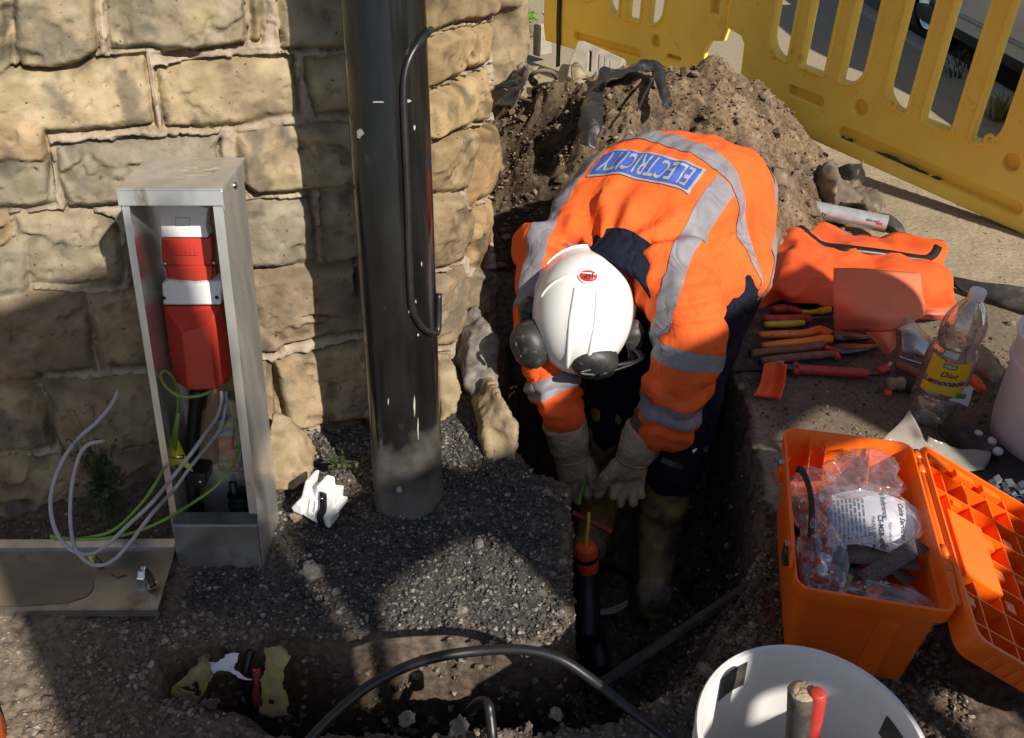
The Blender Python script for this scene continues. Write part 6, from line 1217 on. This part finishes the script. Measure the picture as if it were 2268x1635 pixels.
# hose clamps in a dark tray, bottom right
V,F=join([boxf(P(2260,1075,.0),nrm((.95,.3,0)),nrm((-.3,.95,0)),EZ,.28,.22,.03)]); o=mk('dark_tray',V,F,K['dark'],label='black tray holding hose clamps at the right edge',cat='tray',smooth=False); bevel(o,.006)
for k,(u,v,r_,ax,lab) in enumerate(((2202,1078,.016,(.8,.2,.5),'small hose clamp, leftmost in the black tray'),(2228,1086,.017,(.9,-.2,.4),'steel hose clamp beside the smallest one in the black tray'),(2255,1092,.017,(.9,.3,.4),'steel hose clamp at the right edge of the black tray'),(2262,1130,.028,(.3,-.5,.8),'largest steel hose clamp, standing nearest the toolbox lid'))):
    c=P(u,v,.035); V,F=lathe([(r_,-.005),(r_+.001,-.005),(r_+.001,.005),(r_,.005),(r_,-.005)],c,ax,30); hc=mk('hose_clamp',V,F,K['chrome'],label=lab,cat='hose clamp',auto=40)
    V,F=boxf(c+np.array((0,0,r_+.003)),nrm(ax),EY,EZ,.012,.016,.008); mk('clamp_screw',V,F,K['steel'],hc,smooth=False)
# ---------------------------------------------------------------- in the trench: armoured cable, cap, wires
wire('mains_cable',[P(1300,1420,-.36),P(1300,1330,-.33),P(1302,1262,-.28),P(1304,1236,-.255)],[.030,.031,.028,.020],'dark','thick black taped mains cable rising at the left side of the trench','cable',16)
wire('mains_cable',[P(1330,1490,-.42),P(1312,1420,-.40),P(1302,1380,-.37)],[.030,.030,.028],'cable','lower dusty length of the thick cable running toward the viewer','cable',16)
a=P(1302,1262,-.27); b=P(1298,1218,-.215); V,F=lathe([(.024,0),(.026,.01),(.026,.028),(.025,.030)],a,b-a,24); cap_=mk('end_cap',V,F,K['orangebag'],label='orange cap with a black band on the end of the black cable',cat='cap')
dcap=nrm(b-a); V,F=lathe([(.0255,.030),(.0262,.031),(.0262,.041),(.0255,.042)],a,dcap,24); mk('black_band',V,F,K['dark'],cap_); V,F=lathe([(.026,.042),(.026,.060),(.022,.070),(.010,.074),(0,.074)],a,dcap,24); mk('cap_top',V,F,K['orangebag'],cap_)
wire('earth_wire',[P(1298,1222,-.21),P(1299,1190,-.18),P(1303,1160,-.15),P(1304,1135,-.13)],.0042,'yellowwire','short yellow and green wire sticking out of the orange cap','wire')
wire('earth_wire',[P(1281,1118,-.19),P(1287,1090,-.185),P(1294,1072,-.18),P(1297,1050,-.17)],.0048,'green','green wire end held between the left-hand gloved fingers','wire')
V,F=flat([P(1268,1135,-.22),P(1300,1150,-.22),P(1356,1178,-.22)],.016,.006); mk('rusty_strip',V,F,K['rust'],label='red rusty strip lying across the trench under the gloves',cat='strip')
wire('trench_cable',[P(1320,1245,-.30),P(1350,1255,-.34),P(1385,1270,-.38),P(1430,1300,-.43),P(1490,1310,-.44),P(1560,1270,-.44)],.009,'cable','black cable curving across the trench floor past the boot','cable')
V,F=patch([[tuple(P(u,v,-.41)) for u,v in r] for r in (((1322,1352),(1355,1345),(1392,1330)),((1320,1362),(1360,1358),(1390,1342)))],5,.004); mk('plastic_offcut',V,F,K['dustgrey'],label='curved grey plastic offcut on the trench floor',cat='offcut')
V,F=boxf((P(1700,1268,-.07)+P(1340,1508,-.10))/2,nrm(P(1700,1268,-.07)-P(1340,1508,-.10)),nrm((.5,-.5,.7)),nrm(np.cross(P(1700,1268,-.07)-P(1340,1508,-.10),(.5,-.5,.7))),.44,.030,.008); o=mk('trench_board',V,F,K['rubber'],label='dusty board edge slanting along the near right side of the trench',cat='board',smooth=False)
# torn warning tapes in the front hole
def tape(ctrl,m,label,seed,nz=.008):
    V,F=patch([PYr(r) for r in ctrl],9,nz,24,seed); h=(len(ctrl)-1)*9+1; w_=(len(ctrl[0])-1)*9+1
    q=fbm(V,30,3,seed+70); e=np.array([min(k%w_,w_-1-k%w_,k//w_,h-1-k//w_) for k in range(len(V))])
    F=[f for f in F if min(e[i] for i in f)+7*np.mean([q[i] for i in f])>0.2 and np.mean([q[i] for i in f])<.42]
    V=V+np.array((0,-.012,.004)); u=sorted({i for f in F for i in f}); mp={j:k for k,j in enumerate(u)}
    o=mk('warning_tape',V[u],[tuple(mp[i] for i in f) for f in F],K[m],label=label,cat='warning tape'); solid(o,.0008); return o
tape([((436,1444,.885),(452,1440,.88),(474,1462,.875)),((428,1470,.86),(446,1480,.85),(476,1490,.86)),((392,1510,.84),(420,1520,.835),(454,1528,.84)),((382,1540,.83),(412,1556,.82),(440,1560,.83))],'warn','faded yellow tape, leftmost, hanging over the edge of the front hole',1)
tape([((450,1540,.83),(470,1530,.83),(492,1545,.83)),((420,1580,.82),(450,1575,.81),(485,1580,.82))],'warnred','purple faded scrap below the leftmost yellow tape',2)
tape([((462,1440,.88),(500,1432,.885),(535,1440,.885)),((458,1470,.87),(490,1458,.87),(520,1470,.87)),((462,1510,.85),(492,1490,.855),(560,1500,.86))],'labelwhite','grey ragged tape bridging the middle of the front hole',3,.016)
tape([((592,1425,.885),(620,1420,.88),(652,1438,.88)),((596,1455,.87),(622,1462,.86),(648,1452,.865)),((580,1490,.86),(606,1495,.85),(632,1480,.855)),((572,1535,.84),(604,1540,.83),(636,1535,.84)),((568,1575,.825),(604,1580,.82),(640,1575,.825))],'warn','folded yellow tape with thin ruled lines, right of the black cable in the hole',4)
tape([((562,1470,.875),(570,1472,.874),(580,1470,.874)),((564,1520,.86),(572,1522,.858),(584,1515,.858)),((566,1560,.85),(570,1562,.85),(576,1558,.85))],'warnclean','narrow red tape edge beside the ruled yellow tape',5,.003)
for k in range(4): 
    V,F=flat([PY(568,1540+k*9,.818),PY(604,1546+k*9,.814),PY(638,1540+k*9,.819)],.0012,.0006,up=(0,-.7,.7),smooth=4); 
wire('black_cable',[PY(556,1440,.90),PY(545,1485,.875),PY(548,1530,.86),PY(560,1585,.85)],.0075,'cable','black cable running down behind the torn tapes in the front hole','cable')
# black cable arching across the foreground
wire('black_cable',[PY(640,1690,.66),PY(700,1622,.69),PY(770,1555,.72),PY(850,1500,.75),PY(950,1460,.77),PY(1060,1442,.785),PY(1160,1440,.785),PY(1240,1460,.775),PY(1310,1505,.755),PY(1380,1560,.725),PY(1450,1612,.70),PY(1520,1665,.67)],.0080,'cable','long black cable arching across the front hole from bank to bank','cable',16)
wire('black_cable',[PY(1094,1690,.69),PY(1090,1630,.715),PY(1086,1590,.735),PY(1080,1560,.75),PY(1062,1556,.77),PY(1040,1575,.79)],.0085,'cable','short black cable stub bending over the near bank under the arch','cable',14)
# ---------------------------------------------------------------- stones worth telling apart
def pst(u,v,z,s,seed,label,m='rock'):
    c=P(u,v,z); V,F=rock(c-np.array((0,0,s[2]*.25)),np.array(s)*.85,seed,4,.42,seed,2.3); mk('loose_stone',V,F,K[m],label=label,cat='stone')
pst(692,1262,.012,(.028,.022,.020),31,'largest pale stone on the dark tarmac, below the white clip')
pst(660,1140,.010,(.020,.014,.014),32,'small tan stone tucked under the left end of the white clip','tanrock')
pst(1060,1202,.005,(.015,.011,.008),33,'flat grey chip on the tarmac to the right of the pole')
pst(1213,1090,.004,(.014,.010,.008),34,'pale flat stone near the rounded corner of the tarmac block')
pst(1022,1352,.002,(.013,.012,.010),35,'pale stone in the sunlit patch at the front of the tarmac block')
pst(925,1248,.004,(.009,.008,.007),36,'small light pebble on the tarmac just below the pole')
pst(745,1310,.004,(.011,.010,.009),37,'round grey pebble left of the sunlit patch on the tarmac')
pst(1248,1245,-.01,(.013,.011,.010),38,'pebble stuck at the right edge of the tarmac block')
pst(1626,1425,-.05,(.018,.013,.014),39,'lone pale stone on the dark slope left of the toolbox')
pst(1565,1485,-.01,(.024,.012,.010),40,'flat brown stone near the rim of the white bucket')
pst(900,1590,.0,(.016,.013,.012),41,'rounded stone on the near bank, left of the cable stub')
pst(1015,1605,.0,(.022,.016,.014),42,'pair of pale lumps on the near bank under the arching cable')
pst(1232,1580,.0,(.014,.012,.010),43,'pale stone on the near bank inside the cable arch')
pst(2240,715,.006,(.014,.011,.010),44,'small light stone on the pavement by the rubber mat corner')
pst(1642,855,.004,(.014,.010,.008),45,'yellowish clod on the pavement edge below the tools','tanrock')
for k,(u,v) in enumerate(((1800,855),(1830,862),(1880,860),(1905,872),(1940,880),(1985,885),(1780,850))):
    pass
V,F=lathe([(.03,0),(.032,.0),(.04,.12),(.03,.13),(0,.13)],tuple(P(-28,1650,0)),EZ,24); mk('orange_cone_edge',V,F,K['orange'],label='sliver of orange plastic at the lower left corner',cat='cone')
# ---------------------------------------------------------------- added unseen blockers behind and right of the viewer, shaped to shade the dig
QX=np.array((SUN_AZ.y,-SUN_AZ.x,0)); LX=np.array((SUN_AZ.x,SUN_AZ.y,0))
ln=lambda q,l,z=0.: QX*q+LX*l+np.array((0,0,z))
HB=1.055; HL=-1.6
out3=[(.39,-.05),(2.65,-.05),(2.65,HB+.40),(2.08,HB+.40),(2.0,HB+1.04),(1.07,HB+1.04),(.95,HB+.98),(.89,HB+.955),(.78,HB+.955),(.73,HB+1.03),(.39,HB+1.03)]
sl3=[rr(.425,.71,HB+.50,HB+.86,.07),rr(.725,.79,HB+.42,HB+.52,.02),rr(.93,1.13,HB+.0,HB+.26,.05),rr(1.13,1.345,HB+.40,HB+.72,.04),rr(1.365,1.595,HB+.40,HB+.70,.04),rr(1.825,1.985,HB+.52,HB+.59,.02)]  # openings placed to let sun patches through the added panel
V,F=curve2d([out3]+sl3,.016,.004,1); V=np.array([ln(x,HL,y)+LX*z for x,y,z in V])
b=thing('unseen_shade_panel','tall unseen panel added behind the viewer on the right, openings cut to shape its shadow','shade caster',tuple(ln(1.5,HL))); mk('panel',V,F,K['board'],b,auto=40)
for q in (.45,1.02,1.70,2.55):
    V,F=boxf(ln(q,HL-.05,.7),QX,LX,EZ,.05,.06,1.5); mk('post',V,F,K['board'],b,smooth=False)
V,F=noisybox([boxf(ln(.155,HL,1.30),QX,LX,EZ,.43,.43,2.72),boxf(ln(.155,HL,2.66),QX,LX,EZ,.46,.46,.06)],.03,.012,77,6,1)  # added unseen block, shades the lower left wall and ground
mk('unseen_shade_block',V,F,K['tanrock'],label='tall square unseen block added behind the viewer to cast shade',cat='pier')
